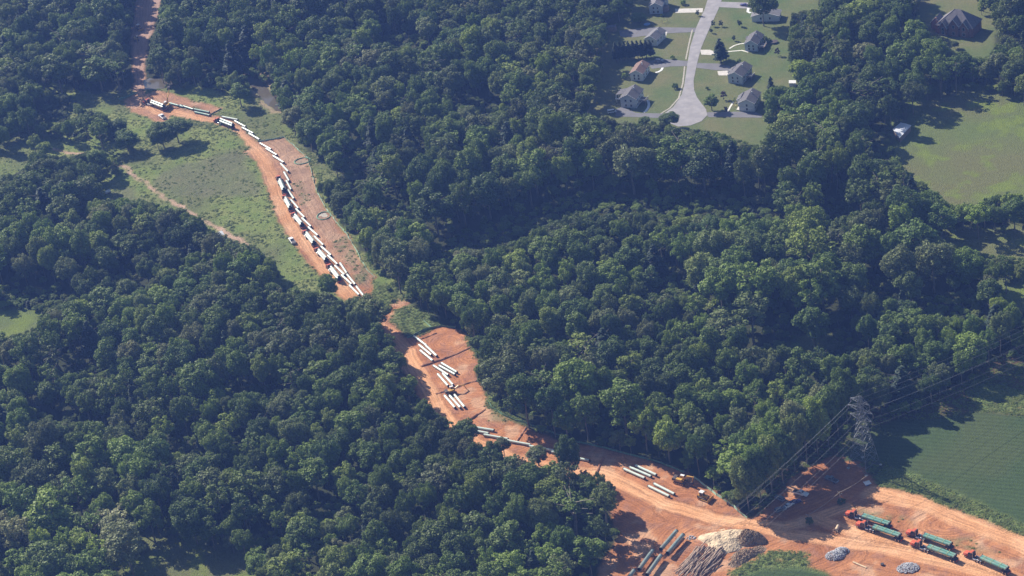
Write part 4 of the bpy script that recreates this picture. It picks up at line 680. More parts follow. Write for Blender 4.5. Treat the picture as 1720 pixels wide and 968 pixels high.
car('suv', 'silver', 1310, 840, 1306, 838, 'small silver car left of the white pickup in the shade', 'car'); car('sedan', 'purple', 1336, 845, 1340, 844, 'dark car between the white pickup and the lower pale cars', 'car'); car('pickup', 'silver', 1397, 808, 1386, 803, 'grey pickup in deep shade near the pylon', 'pickup', 1.1)
car('sedan', 'purple', 1250, 10, 1240, 9, 'dark blue car parked at the end of the side road', 'car'); car('van', 'white', 1028, 190, 1040, 188, 'white van at the end of the carport driveway', 'van'); car('suv', 'silver', 1108, 104, 1118, 104, 'silver car in front of the brown-roofed house', 'car'); car('van', 'silver', 1012, 58, 1012, 70, 'pale van in tree shade left of the houses', 'van')

# ------------------------------------------------------------------ houses
def gable(t, L, Wd, he, hr, wallm, roofm, x0=0., y0=0., name='wall', ov=.45, zb=0.):
    # ridge along +y (away from the viewed gable at y0), x0 = left wall
    wl = MB().prism([(y0, zb), (y0, zb)], 0, 0) if False else MB()
    v = [(x0, y0, zb), (x0 + Wd, y0, zb), (x0 + Wd, y0, he), (x0 + Wd / 2, y0, hr), (x0, y0, he)]; v2 = [(a, y0 + L, c) for a, b, c in v]
    wl.add(v + v2, [(0, 1, 2, 3, 4), (9, 8, 7, 6, 5), (1, 6, 7, 2), (5, 0, 4, 9)]); wo = wl.build(name, wallm, t)
    sl_ = (hr - he) / (Wd / 2); k = ov * sl_; th = .18; r_m = MB()
    xa, xm, xb = x0 - ov, x0 + Wd / 2, x0 + Wd + ov
    for ya, yb in ((y0 - ov, y0 + L + ov),):
        r_m.add([(xa, ya, he - k), (xm, ya, hr), (xb, ya, he - k), (xa, yb, he - k), (xm, yb, hr), (xb, yb, he - k), (xa, ya, he - k + th), (xm, ya, hr + th), (xb, ya, he - k + th), (xa, yb, he - k + th), (xm, yb, hr + th), (xb, yb, he - k + th)],
                [(6, 7, 10, 9), (7, 8, 11, 10), (0, 3, 4, 1), (1, 4, 5, 2), (0, 1, 7, 6), (1, 2, 8, 7), (3, 9, 10, 4), (4, 10, 11, 5), (0, 6, 9, 3), (2, 5, 11, 8)])
    ro = r_m.build('roof', roofm, t)
    tm = MB().tube((xa, y0 - ov, he - k + th / 2), (xm, y0 - ov, hr + th / 2), 0.1, n=4).tube((xm, y0 - ov, hr + th / 2), (xb, y0 - ov, he - k + th / 2), .13, n=4).tube((xa, y0 - ov, he - k + .04), (xa, y0 + L + ov, he - k + .04), .11, n=4).tube((xb, y0 - ov, he - k + .04), (xb, y0 + L + ov, he - k + .04), .11, n=4)
    tm.build('gutter', MT['trim'], ro); return wo, ro
def window(par, x, y, z, w_=1.0, h=1.3, axis='x'):
    if axis == 'x': f = MB().box(x - w_ / 2 - .1, x + w_ / 2 + .1, y - .05, y + .02, z - h / 2 - .1, z + h / 2 + .1); g = MB().box(x - w_ / 2, x + w_ / 2, y - .07, y - .052, z - h / 2, z + h / 2)
    else:
        s = 1 if axis == 'e' else -1; f = MB().box(x - .02 if s > 0 else x - .05, x + .05 if s > 0 else x + .02, y - w_ / 2 - .1, y + w_ / 2 + .1, z - h / 2 - .1, z + h / 2 + .1); g = MB().box(min(x + s * .052, x + s * .07), max(x + s * .052, x + s * .07), y - w_ / 2, y + w_ / 2, z - h / 2, z + h / 2)
    o = f.build('window', MT['trim'], par); g.build('pane', MT['glass'], o)
def house(fl, fr, L, he, hr, wallm, roofm, label, wins=2, rot=0.):
    a, b = W(*fl), W(*fr); Wd = np.hypot(*(b - a)[:2]); th = math.atan2(b[1] - a[1], b[0] - a[0]) + rot; t = empty('house', (a[0], a[1], 0), th); wo, ro = gable(t, L, Wd, he, hr, MT[wallm], MT[roofm])
    zs = [he - 1.4] + ([1.4] if he > 4.3 else [])
    for z in zs:
        for k in range(wins): window(wo, Wd * (k + 1) / (wins + 1), -.0, z)
        for k in range(3): window(wo, Wd, L * (k + .5) / 3, z, axis='e'); window(wo, 0, L * (k + .5) / 3, z, axis='w')
    d = MB().box(-.07, .02, L * .5 - .5, L * .5 + .5, he - 2.6 if he > 4.3 else .1, he - .5).build('front_door', MT['dark'], t)
    MB().box(Wd / 2 + .8, Wd / 2 + 1.3, L * .6, L * .6 + .5, he + .3, hr + .8).build('chimney', MT['white'], ro)
    tag(t, label, 'house'); return t, Wd, wo, ro
def deck(t, x0, x1, y0, y1, z):
    d = MB().box(x0, x1, y0, y1, z - .2, z).build('deck', MT['deck'], t); p = MB()
    for x in (x0 + .1, x1 - .1):
        for y in (y0 + .1, y1 - .1): p.box(x - .08, x + .08, y - .08, y + .08, 0, z - .21)
    p.build('deck_posts', MT['deck'], d)
    r = MB().box(x0, x1, y0, y0 + .08, z + .8, z + .95).box(x1 - .08, x1, y0 + .08, y1, z + .8, z + .95)
    for k in range(6): r.box(x0 + (x1 - x0) * k / 5 - .04, x0 + (x1 - x0) * k / 5 + .04, y0, y0 + .07, z, z + .8)
    r.build('railing', MT['trim'], d)
t, w_, wo, ro = house((1059.6, 135.7), (1080.3, 136.5), 12.5, 4.6, 6.6, 'siding', 'shb', 'white house with a brownish-pink roof left of the road')
deck(t, -2.2, -.05, 8, 11, 2.4)
t, w_, wo, ro = house((1043.4, 180.5), (1069.5, 182), 12, 5.6, 8.0, 'siding', 'shg', 'two-storey pale house with a grey roof and white carport')
c = MB().add([(-4.6, 5, 4.6), (.0, 5, 5.6), (.0, 12, 5.6), (-4.6, 12, 4.6), (-4.6, 5, 4.8), (.0, 5, 5.8), (.0, 12, 5.8), (-4.6, 12, 4.8)], [(3, 2, 1, 0), (4, 5, 6, 7), (0, 1, 5, 4), (1, 2, 6, 5), (2, 3, 7, 6), (3, 0, 4, 7)]).build('carport_roof', MT['shg'], t)
for x in (-4.4,):
    for y in (5.2, 8.5, 11.6): MB().box(x - .15, x + .15, y - .15, y + .15, 0, 4.6).build('carport_post', MT['trim'], c)
MB().box(-4.7, -.1, 4.2, 5, 2.6, 2.8).build('porch_slab', MT['trim'], t); deck(t, w_ + .05, w_ + 4.0, 3.5, 8.5, 2.7); MB().box(.02, w_ - .02, -.06, -.01, 2.75, 2.95).build('belt_board', MT['trim'], wo)
t, w_, wo, ro = house((1091.6, 24), (1112.6, 23.5), 13, 5.2, 7.2, 'sidingb', 'shl', 'pale blue house cut by the top edge of the photo')
gable(t, 7, 7, 6.6, 8.4, MT['sidingb'], MT['shl'], x0=1.5, y0=7.5, name='rear_wing'); MB().box(w_ + .02, w_ + 3, 2, 7, .05, 2.6).build('side_porch', MT['deck'], t)
t, w_, wo, ro = house((1084, 76), (1103.5, 78), 12, 4.2, 6.2, 'siding', 'shl', 'small grey-roofed house behind the dark row of trees')
t, w_, wo, ro = house((1251.5, 86), (1272.8, 86.8), 12.5, 4.6, 6.8, 'sidingb', 'shg', 'grey-blue house with a white-railed back deck, upper of the right-hand row')
deck(t, w_ + .05, w_ + 3.6, 1.0, 6.5, 2.3); MB().box(-2.2, -.05, 8.4, 12.4, 3.3, 3.5).build('porch_roof', MT['shg'], t)
t, w_, wo, ro = house((1223.5, 139.5), (1247.5, 142), 13.5, 4.8, 7.0, 'sidingb', 'shg', 'slate-grey house in the middle of the right-hand row')
deck(t, w_ + .05, w_ + 3.4, 5.0, 9.5, 2.3); gable(t, 5.0, 4.6, 3.6, 5.0, MT['sidingb'], MT['shg'], x0=-2.4, y0=6.0, name='front_wing')
t, w_, wo, ro = house((1242, 187), (1268, 188), 13, 5.0, 7.2, 'siding', 'shb' if False else 'shg', 'grey-roofed house with two white garage doors facing the driveway', wins=1)
for k in (0.27, .72): MB().box(w_ * k - 1.35, w_ * k + 1.35, -.09, -.02, .05, 2.3).build('garage_door', MT['white'], wo)
gable(t, 5.5, 4.5, 3.8, 5.4, MT['siding'], MT['shg'], x0=-2.6, y0=6.0, name='front_wing'); MB().box(-1.9, -.1, .8, 4.8, .05, .4).build('door_step', MT['concrete'], t)
t, w_, wo, ro = house((1263, 37), (1309, 36), 8, 3.4, 5.6, 'siding', 'shl', 'wide house mostly hidden by the big tree near the top edge')
# big brick house
a, b = W(1574, 57), W(1634, 64); th = math.atan2(b[1] - a[1], b[0] - a[0]); Wd = np.hypot(*(b - a)[:2]); t = empty('brick_house', (a[0], a[1], 0), th); D = 13.0
wo = MB().box(0, Wd, 0, D, 0, 5.6).build('wall', MT['brick'], t)
hp = MB(); o_ = .6; A = (-o_, -o_, 5.5); B = (Wd + o_, -o_, 5.5); C_ = (Wd + o_, D + o_, 5.5); D_ = (-o_, D + o_, 5.5); R1 = (Wd * .40, D / 2, 13.2); R2 = (Wd * .56, D / 2, 13.2)
hp.add([A, B, C_, D_, R1, R2], [(0, 1, 5, 4), (1, 2, 5), (2, 3, 4, 5), (3, 0, 4), (3, 2, 1, 0)]); ro = hp.build('roof', MT['shp'], t); MB().tube(A, R1, .14, n=4).tube(B, R2, .14, n=4).build('hip_ridges', MT['shl'], ro)
for x0_, w2, he2, hr2, y_, L2_ in ((Wd * .10, 4.2, 5.2, 8.6, -1.6, 7), (Wd * .36, 5.4, 7.0, 10.6, -1.2, 6.5), (Wd * .66, 4.6, 6.2, 9.4, -1.0, 7)):
    g_, _ = gable(t, L2_, w2, he2, hr2, MT['brick'], MT['shp'], x0=x0_, y0=y_, name='gable_wing'); window(g_, x0_ + w2 / 2, y_, he2 - 1.2, 1.4, 1.8); window(g_, x0_ + w2 / 2, y_, 1.9, 1.6, 1.8)
gable(t, 6, 5.5, 4.4, 7.4, MT['brick'], MT['shp'], x0=-5.4, y0=5.0, name='garage_wing'); MB().box(-1.2, -.5, .6, 1.6, 0, 9.2).build('chimney', MT['brick'], t)
for k in range(4): window(wo, Wd * (k + .6) / 4.2, 0, 4.2)
tag(t, 'large brick house with a steep many-gabled slate roof among the trees', 'house')
# sheds
def shed(quad, h, label, roof='tin', wall='deck', single=True, hr=None):
    q = [W(x, y, h) for x, y in quad]; c = sum(q) / 4; t = empty('shed', (c[0], c[1], 0), 0); p = [(a[0] - c[0], a[1] - c[1]) for a in q]
    ar = sum(p[i][0] * p[(i + 1) % 4][1] - p[(i + 1) % 4][0] * p[i][1] for i in range(4)); p = p if ar > 0 else p[::-1]
    inn = [(a * .92, b * .92) for a, b in p]; f = [(3, 2, 1, 0), (4, 5, 6, 7), (0, 1, 5, 4), (1, 2, 6, 5), (2, 3, 7, 6), (3, 0, 4, 7)]
    wl = MB().add([(a, b, 0) for a, b in inn] + [(a, b, h - .02) for a, b in inn], f).build('wall', MT[wall], t)
    m1 = [(p[0][0] + p[1][0]) / 2, (p[0][1] + p[1][1]) / 2]; m2 = [(p[2][0] + p[3][0]) / 2, (p[2][1] + p[3][1]) / 2]; rh = h + (hr or .5)
    MB().add([(*p[0], h), (*p[1], h), (*p[2], h), (*p[3], h), (*m1, rh), (*m2, rh)], [(3, 2, 1, 0), (4, 1, 2, 5), (0, 4, 5, 3), (0, 1, 4), (2, 3, 5)]).build('roof', MT[roof], t)
    dm = ((inn[0][0] + inn[1][0]) / 2, (inn[0][1] + inn[1][1]) / 2); d = Vector((inn[1][0] - inn[0][0], inn[1][1] - inn[0][1], 0)).normalized(); nn = Vector((d.y, -d.x, 0)); c0 = Vector((*dm, 0)) + nn * .03
    MB().add([tuple(c0 + d * sx_ * .6 + nn * ny_ * .03 + Vector((0, 0, z))) for z in (.05, 2.0) for sx_, ny_ in ((-1, 0), (1, 0), (1, 1), (-1, 1))], f).build('door', MT['dark'], t); tag(t, label, 'shed'); return t
shed([(1499, 217), (1511, 232), (1531, 211), (1513, 206)], 3.2, 'pale metal-roofed barn at the wood edge beside the pasture', hr=.25); shed([(1325, 135), (1325, 140), (1337, 140), (1337, 135)], 2.3, 'long white-roofed shed at the back of the lawn', 'white', 'siding', hr=.3)
shed([(138, 464), (139, 470), (147, 470), (146, 464)], 3, 'pale grey-roofed hut in the woods above the small left field', hr=.5); shed([(1020, 43), (1020, 47), (1034, 46), (1036, 41)], 3, 'dim shed in the tree shade left of the houses', 'shl', hr=.6)
def tent(px, py, s, rz, label):
    t = empty('canopy_tent', G(px, py), rz, s); MB().add([(-2.4, -2.4, 2.2), (2.4, -2.4, 2.2), (2.4, 2.4, 2.2), (-2.4, 2.4, 2.2), (0, 0, 3.4)], [(0, 1, 4), (1, 2, 4), (2, 3, 4), (3, 0, 4), (3, 2, 1, 0)]).build('canopy', MT['white'], t)
    for x in (-2.3, 2.3):
        for y in (-2.3, 2.3): MB().tube((x, y, 0), (x, y, 2.2), .05).build('leg', MT['chrome'], t)
    return tag(t, label, 'canopy tent')
tent(361, 404, 1.0, .4, 'white canopy tent beside the farm track, lower of two'); tent(368.5, 400.5, 1.1, .3, 'white canopy tent beside the farm track, upper of two'); t = tent(1457, 815, .55, .2, 'small white canopy over blue drums at the pylon foot')
for i, (dx, dy) in enumerate(((0, 0), (.7, .3))):
    o = MB().tube((0, 0, 0), (0, 0, .9), .3, n=12).tube((0, 0, .9), (0, 0, .95), .31, n=12).build('drum', MT['blue']); g_ = G(1457, 815); o.location = (g_.x + dx - .3, g_.y + dy - .3, g_.z); tag(o, 'blue drum under the small white canopy', 'drum', 'blue drums under the canopy')
def cyl_tank(px, py, label):
    t = empty('water_tank', G(px, py), .5); MB().tube((-1.5, 0, 1.3), (1.5, 0, 1.3), .9, n=16).build('tank', MT['white'], t); MB().box(-1.6, 1.6, -.7, .7, .3, .5).build('trailer_frame', MT['dark'], t)
    for s in (-1, 1): MB().wheel(0, s * .9, .35, .35, .25).build('wheel', MT['tyre'], t)
    return tag(t, label, 'tank trailer')
cyl_tank(182, 326, 'small white tank trailer on the patch of rough grass')
t = empty('trampoline', G(1087, 43), 0); MB().tube((0, 0, .85), (0, 0, .92), 1.9, n=24).build('mat', MT['blue'], t); m_ = MB()
for k in range(6): a_ = k * 1.047; m_.tube((1.85 * math.cos(a_), 1.85 * math.sin(a_), 0), (1.85 * math.cos(a_), 1.85 * math.sin(a_), .85), .05)
m_.build('frame', MT['chrome'], t); tag(t, 'blue round trampoline behind the clipped tree', 'trampoline')
t = empty('trampoline', G(1300, 72), 0); MB().tube((0, 0, .85), (0, 0, .92), 2.3, n=24).build('mat', MT['dark'], t); m_ = MB()
for k in range(6): a_ = k * 1.047; m_.tube((2.2 * math.cos(a_), 2.2 * math.sin(a_), 0), (2.2 * math.cos(a_), 2.2 * math.sin(a_), .85), .05)
m_.build('frame', MT['chrome'], t); tag(t, 'dark round trampoline on the lawn behind the upper grey house', 'trampoline')
def playset(px, py, label):
    t = empty('swing_set', G(px, py), .3); f = MB().tube((-1.6, 0, 2.2), (1.6, 0, 2.2), .07)
    for x in (-1.6, 1.6):
        for y in (-1, 1): f.tube((x, y, 0), (x, 0, 2.2), .07)
    f.build('frame', MT['plank'], t)
    for x in (-.7, .7): MB().box(x - .25, x + .25, -.12, .12, .5, .56).tube((x - .22, 0, .56), (x - .22, 0, 2.15), .02, n=4).tube((x + .22, 0, .56), (x + .22, 0, 2.15), .02, n=4).build('swing', MT['yard'], t)
    return tag(t, label, 'swing set')
playset(1237, 178, 'small yellow-white play frame by the garage house door'); playset(1117, 38, 'thin swing set on the lawn below the top-edge house')

# ------------------------------------------------------------------ pylon, poles, wires
pb = W(1452, 784); tw = empty('power_pylon', tuple(pb), 0); lo, hi = 20, 90
for _ in range(40):
    m_ = (lo + hi) / 2
    if PX((pb[0], pb[1], m_))[1] > 666: lo = m_
    else: hi = m_
PH = lo; L1 = W(1285, 881, 23) - W(1430, 745, 30); ldir = math.atan2(L1[1], L1[0]); print('pylon height', PH, 'line', math.degrees(ldir)); tw.rotation_euler = (0, 0, ldir + math.pi / 2)
def hw(z):  # half width of the tower at height z
    zz = z / PH
    return 4.6 + (1.35 - 4.6) * min(1, zz / .66) if zz < .66 else 1.35 + (.55 - 1.35) * (zz - .66) / .34
lv = [0, .17, .31, .43, .53, .61, .68, .745, .81, .87, .935, 1.0]; legs = [(-1, -1), (1, -1), (1, 1), (-1, 1)]
for sx_, sy in legs:
    m_ = MB()
    for k in range(len(lv) - 1):
        a_, b_ = lv[k] * PH, lv[k + 1] * PH; m_.tube((sx_ * hw(a_), sy * hw(a_), a_), (sx_ * hw(b_), sy * hw(b_), b_), 0.12 if k < 5 else .09, n=4)
    m_.build('leg', MT['galv'], tw)
m_ = MB()
for k in range(len(lv) - 1):
    a_, b_ = lv[k] * PH, lv[k + 1] * PH
    for q in range(4):
        p, r2 = legs[q], legs[(q + 1) % 4]; A_ = Vector((p[0] * hw(a_), p[1] * hw(a_), a_)); B_ = Vector((r2[0] * hw(a_), r2[1] * hw(a_), a_)); Cc = Vector((p[0] * hw(b_), p[1] * hw(b_), b_)); Dd = Vector((r2[0] * hw(b_), r2[1] * hw(b_), b_)); rr = .065 if k < 5 else .05
        m_.tube(A_, Dd, rr, n=4).tube(B_, Cc, rr, n=4).tube(Cc, Dd, rr, n=4)
        if k < 3: m_.tube((A_ + Dd) / 2, (A_ + Cc) / 2, .06, n=4).tube((A_ + Dd) / 2, (B_ + Dd) / 2, .06, n=4)
m_.build('lattice_bracing', MT['galv'], tw)
tips = []
for z, ln in ((.70, 4.3), (.815, 5.3), (.925, 4.1)):
    for s in (-1, 1):
        zz = z * PH; h_ = hw(zz); tip = Vector((s * (h_ + ln), 0, zz)); m_ = MB()
        for sy in (-1, 1): m_.tube((s * h_, sy * h_, zz), tip, .10, n=4).tube((s * h_, sy * h_, zz + 1.9), tip, .08, n=4)
        for k in (.3, .6): a_ = Vector((s * h_, h_, zz)).lerp(tip, k); b_ = Vector((s * h_, -h_, zz)).lerp(tip, k); c_ = Vector((s * h_, h_, zz + 1.9)).lerp(tip, k); m_.tube(a_, b_, .06, n=4).tube(a_, c_, .06, n=4)
        ca = m_.build('crossarm', MT['galv'], tw); MB().tube(tip, tip + Vector((0, 0, -1.9)), .13, n=8).build('insulator', MT['porc'], ca); tips.append(tip + Vector((0, 0, -1.9)))
MB().tube((0, 0, PH), (0, 0, PH + 1.6), .08, n=4).build('earth_wire_peak', MT['galv'], tw)
for s in legs: MB().box(s[0] * 4.6 - .5, s[0] * 4.6 + .5, s[1] * 4.6 - .5, s[1] * 4.6 + .5, -.2, .3).build('footing', MT['concrete'], tw)
tag(tw, 'tall grey lattice steel power pylon between the woods and the crop field', 'pylon')
ca_, sa_ = math.cos(ldir + math.pi / 2), math.sin(ldir + math.pi / 2); Rr = W(1719, 590, 30) - W(1466, 712, 33); rdir = math.atan2(Rr[1], Rr[0])
def span(name, a, b, sag, r, label, group, n=24, m='wire'):
    a = Vector(a); b = Vector(b); m_ = MB(); pr = a
    for k in range(1, n + 1): u = k / n; q = a.lerp(b, u) - Vector((0, 0, sag * 4 * u * (1 - u))); m_.tube(pr, q, r, n=4, cap=False); pr = q
    o = m_.build(name, MT[m]); return tag(o, label, 'power line', group)
lvn = ['bottom', 'middle', 'top']
for i, tp in enumerate(tips + [Vector((0, 0, PH + 1.6))]):
    base = Vector((pb[0] + tp.x * ca_ - tp.y * sa_, pb[1] + tp.x * sa_ + tp.y * ca_, tp.z)); nm_ = ('%s %s wire' % (lvn[i // 2], ('near-side', 'far-side')[i % 2])) if i < 6 else 'earth wire at the very top'
    e1 = base + Vector((math.cos(ldir) * 260, math.sin(ldir) * 260, 0)); e2 = base + Vector((math.cos(rdir) * 260, math.sin(rdir) * 260, 0)); span('power_line', base, e1, 12, .029, nm_ + ' running from the pylon toward the clearing', 'power lines'); span('power_line', base, e2, 9, .029, nm_ + ' running from the pylon over the right-hand woods', 'power lines')
def pole(px, py, ty, label):
    b = W(px, py); lo, hi = 3, 30
    for _ in range(30):
        m_ = (lo + hi) / 2
        if PX((b[0], b[1], m_))[1] > ty: lo = m_
        else: hi = m_
    t = empty('utility_pole', tuple(b), ldir + math.pi / 2); MB().tube((0, 0, -.3), (0, 0, lo), .20, .13, 8).build('pole', MT['wood'], t)
    c = MB().box(-1.3, 1.3, -.09, .09, lo - .7, lo - .5).build('crossarm', MT['wood'], t)
    for x in (-1.1, 0, 1.1): MB().tube((x, 0, lo - .5), (x, 0, lo - .25), .07).build('insulator', MT['porc'], c)
    tag(t, label, 'utility pole'); return Vector((b[0], b[1], lo - .3))
q1 = pole(1412, 848, 826, 'slim utility pole at the edge of the shade above the trucks'); q2 = pole(1358.5, 877, 864, 'slim utility pole lower left, by the parked cars')
q3 = Vector(tuple(W(1456, 799, 8.0))); span('cable', q2, q1, .6, .09, 'cable between the two slim utility poles', 'service cables', 10, 'wood'); span('cable', q1, q3, .6, .09, 'cable from the upper utility pole to the pylon foot', 'service cables', 10, 'wood')

# ------------------------------------------------------------------ silt fences
def silt(pts, m, label, h=.95):
    q = [G(*p) for p in pts]; t = empty('silt_fence', tuple(q[0]), 0); v, f = [], []; o = q[0]; P_ = []
    for i in range(len(q) - 1):
        a, b = q[i], q[i + 1]; n = max(1, int((b - a).length / 3))
        for k in range(n): P_.append(a.lerp(b, k / n))
    P_.append(q[-1]); wob = random.Random(len(P_))
    pt = [p - o + Vector((wob.uniform(-.25, .25), wob.uniform(-.25, .25), 0)) for p in P_]; m_ = MB(); ps = MB()
    for i, p in enumerate(pt):
        z = hz(p.x + o.x, p.y + o.y) - o.z; p.z = z; ps.box(p.x - .05, p.x + .05, p.y - .05, p.y + .05, z, z + h + .15)
    for i in range(len(pt) - 1):
        a, b = pt[i], pt[i + 1]; d = (b - a).normalized(); nn = Vector((-d.y, d.x, 0)) * .02; ha = h * wob.uniform(.75, 1.05); hb = h * wob.uniform(.75, 1.05); lean = nn * wob.uniform(-8, 8)
        m_.add([a - nn, b - nn, b + nn, a + nn, a - nn + lean + Vector((0, 0, ha)), b - nn + lean + Vector((0, 0, hb)), b + nn + lean + Vector((0, 0, hb)), a + nn + lean + Vector((0, 0, ha))], [(3, 2, 1, 0), (4, 5, 6, 7), (0, 1, 5, 4), (1, 2, 6, 5), (2, 3, 7, 6), (3, 0, 4, 7)])
    m_.build('mesh_strip', MT[m], t); ps.build('stakes', MT['plank'], t); tag(t, label, 'silt fence'); return t
silt([(433.5, 239), (476.7, 231), (517.2, 267), (520, 277), (523, 289), (531.6, 321), (545.6, 347.5), (568, 378), (582, 393.5), (595, 415), (606, 437), (618, 455), (631, 466)], 'fencep', 'pale green silt fence down the right side of the long pipe row', .8)
silt([(684, 568), (722, 553), (741, 548), (765, 551)], 'fence', 'dark green silt fence between the weedy bank and the middle yard'); silt([(712, 540), (724, 551)], 'fencep', 'short pale fence stub on the weedy bank')
silt([(818, 671), (826.5, 685), (844.6, 697.5), (867, 707.5), (882, 712), (917, 723), (960, 741), (1000, 750), (1060, 765), (1110, 779), (1150, 795)], 'fence', 'dark green silt fence along the foot of the tall woods')
silt([(1166, 803), (1194.7, 826), (1222.9, 845), (1240.2, 860.5), (1256, 871)], 'fencep', 'bright pale green silt fence beside the bulldozer', 1.3); silt([(200, 168), (218, 161), (230, 157)], 'fence', 'dark silt fence at the left end of the upper yard'); silt([(372, 183), (350, 196)], 'fence', 'short silt fence at the right end of the upper yard', .7)
silt([(1100, 968), (1000, 1000)], 'fence', 'dark silt fence at the shaded bottom edge') if False else None
def ring(px, py, rx, ry, label, fill):
    c = G(px, py); pts = [(c.x + rx * math.cos(a), c.y + ry * math.sin(a)) for a in np.linspace(0, 6.1, 22)]; t = empty('settling_basin', tuple(c)); m_ = MB()
    for i in range(21): a, b = pts[i], pts[i + 1]; m_.tube((a[0] - c.x, a[1] - c.y, .2), (b[0] - c.x, b[1] - c.y, .2), .32, n=6, cap=False)
    m_.build('straw_ring', MT['fence'], t); s = MB(); n = 18; s.add([(0, 0, .12)] + [(rx * .8 * math.cos(k * 6.283 / n), ry * .8 * math.sin(k * 6.283 / n), .06) for k in range(n)], [(0, k + 1, (k + 1) % n + 1) for k in range(n)]).build('mud_floor', MT[fill], t); tag(t, label, 'basin')
ring(544, 363, 3.6, 4.2, 'grey round settling basin ringed by a green sock beside the silt fence', 'gravel'); ring(508, 271, 4.4, 3.6, 'brown round brush-filled basin at the corner of the upper pipe row', 'brush')

# ------------------------------------------------------------------ piles
r9 = np.random.default_rng(99)
def mound(name, px, py, rx, ry, h, m, rot, label, rough=.35, seed=0, cat='pile'):
    c = G(px, py); n = 44; xs = np.linspace(-1, 1, n); X_, Y_ = np.meshgrid(xs, xs); rr = np.sqrt(X_ ** 2 + Y_ ** 2); an = np.arctan2(Y_, X_); e = 1 + .18 * np.sin(an * 3 + seed) + .1 * np.sin(an * 5 + 2 * seed); z = h * np.clip(1 - (rr / (e * .92)) ** 2, 0, 1) ** .8 * (1 + .5 * (fbm(X_ * rx + seed * 50, Y_ * ry, 2.2, 501 + seed) - .5)) + rough * np.clip(1 - rr, 0, 1) ** .3 * (r9.random((n, n)) - .5)
    V = [(x * rx, y * ry, zz - .12) for x, y, zz in zip(X_.ravel(), Y_.ravel(), z.ravel())]; F = [(j * n + i, j * n + i + 1, (j + 1) * n + i + 1, (j + 1) * n + i) for j in range(n - 1) for i in range(n - 1) if z[j:j + 2, i:i + 2].max() > .03]
    o = MB().add(V, F).build(name, MT[m], smooth=False); o.location = (c.x, c.y, c.z); o.rotation_euler = (0, 0, rot); return tag(o, label, cat)
mound('wood_chip_pile', 1222, 908, 11.5, 8, 2.4, 'mulch', .1, 'pale wood-chip heap above the log pile', .3, 1); mound('brush_pile', 1260, 906, 6.6, 4.6, 3.8, 'brush', -.3, 'tall brown brush heap right of the wood chips', 1.3, 2); mound('soil_bank', 1252, 934, 9.5, 4, 1.3, 'brush', .5, 'brown rubble bank between the brush heap and the round field', .6, 3)
def stones(px, py, R, H, n, label, seed):
    c = G(px, py); t = empty('stone_pile', tuple(c)); r = np.random.default_rng(seed); m_ = MB(); ph = (1 + 5 ** .5) / 2; iv = np.array([(-1, ph, 0), (1, ph, 0), (-1, -ph, 0), (1, -ph, 0), (0, -1, ph), (0, 1, ph), (0, -1, -ph), (0, 1, -ph), (ph, 0, -1), (ph, 0, 1), (-ph, 0, -1), (-ph, 0, 1)]) / 1.9
    ifa = [(0, 11, 5), (0, 5, 1), (0, 1, 7), (0, 7, 10), (0, 10, 11), (1, 5, 9), (5, 11, 4), (11, 10, 2), (10, 7, 6), (7, 1, 8), (3, 9, 4), (3, 4, 2), (3, 2, 6), (3, 6, 8), (3, 8, 9), (4, 9, 5), (2, 4, 11), (6, 2, 10), (8, 6, 7), (9, 8, 1)]
    for _ in range(n):
        a = r.uniform(0, 6.28); q = R * math.sqrt(r.uniform(0, 1)); s = r.uniform(.12, .36); m_.add(iv * s * r.uniform(.7, 1.2, (12, 3)) + [q * math.cos(a) * 1.2, q * math.sin(a) * .9, H * (1 - (q / R) ** 2) + s * .2], ifa)
    m_.build('stones', MT['stone'], t, bevel=0); tag(t, label, 'stone pile'); return t
stones(1403, 934, 3.3, 1.5, 420, 'grey stone heap, left lobe of the larger pile below the haul road', 1); stones(1413, 927, 2.6, 1.6, 300, 'grey stone heap, right lobe of the larger pile below the haul road', 2); stones(1525, 955, 3.6, 1.0, 420, 'flatter grey stone heap near the bottom edge', 3); stones(1160, 904, 1.8, .15, 40, 'scatter of broken stone beside the big dark pipes', 4)
LM = []
for i in range(6):
    r = random.Random(700 + i); L_ = r.uniform(7, 13); m_ = MB(); p = Vector((-L_ / 2, 0, 0)); rad = r.uniform(.22, .36)
    for k in range(5):
        q = Vector((-L_ / 2 + L_ * (k + 1) / 5, r.uniform(-.15, .15), r.uniform(-.08, .08))); m_.tube(p, q, rad * (1 - .1 * k), rad * (1 - .1 * (k + 1)), 8, cap=(k in (0, 4))); p = q
    LM.append((m_, L_, rad))
logo = []
A0 = W(1196, 927); U1 = (W(1140, 975) - W(1190, 920))[:2]; U1 /= np.hypot(*U1); V1 = np.array([-U1[1], U1[0]]); la = math.atan2(U1[1], U1[0])
for i in range(84):
    k = i % 6; lay = 0 if i < 38 else (1 if i < 62 else 2); u = r9.uniform(0, 15); v = r9.uniform(-6.4 + lay, 6.4 - lay)
    if i < 6: o = LM[k][0].build('log', MT['log']); logo.append(o)
    else: o = logo[k].copy(); link(o)
    c = A0[:2] + U1 * (u + 1.5) + V1 * v; o.location = (c[0], c[1], .3 + lay * .55 + r9.uniform(0, .3)); o.rotation_euler = (0, r9.normal() * .05, la + r9.normal() * .13); tag(o, 'grey-brown felled log in the big log pile below the wood chips', 'log', 'logs in the big log pile')
t = empty('cut_stump', tuple(G(1405, 892)), .9); MB().tube((0, 0, .5), (2.6, .3, 1.1), .75, .55, 12).build('trunk_section', MT['logend'], t)
m_ = MB()
for k in range(7): a = k * .9; m_.tube((0, 0, .6), (-1.3, math.cos(a) * 1.4, .6 + math.sin(a) * .7), .22, .06, 6)
m_.build('roots', MT['log'], t); tag(t, 'pale uprooted stump in the brush between trucks and haul road', 'stump')
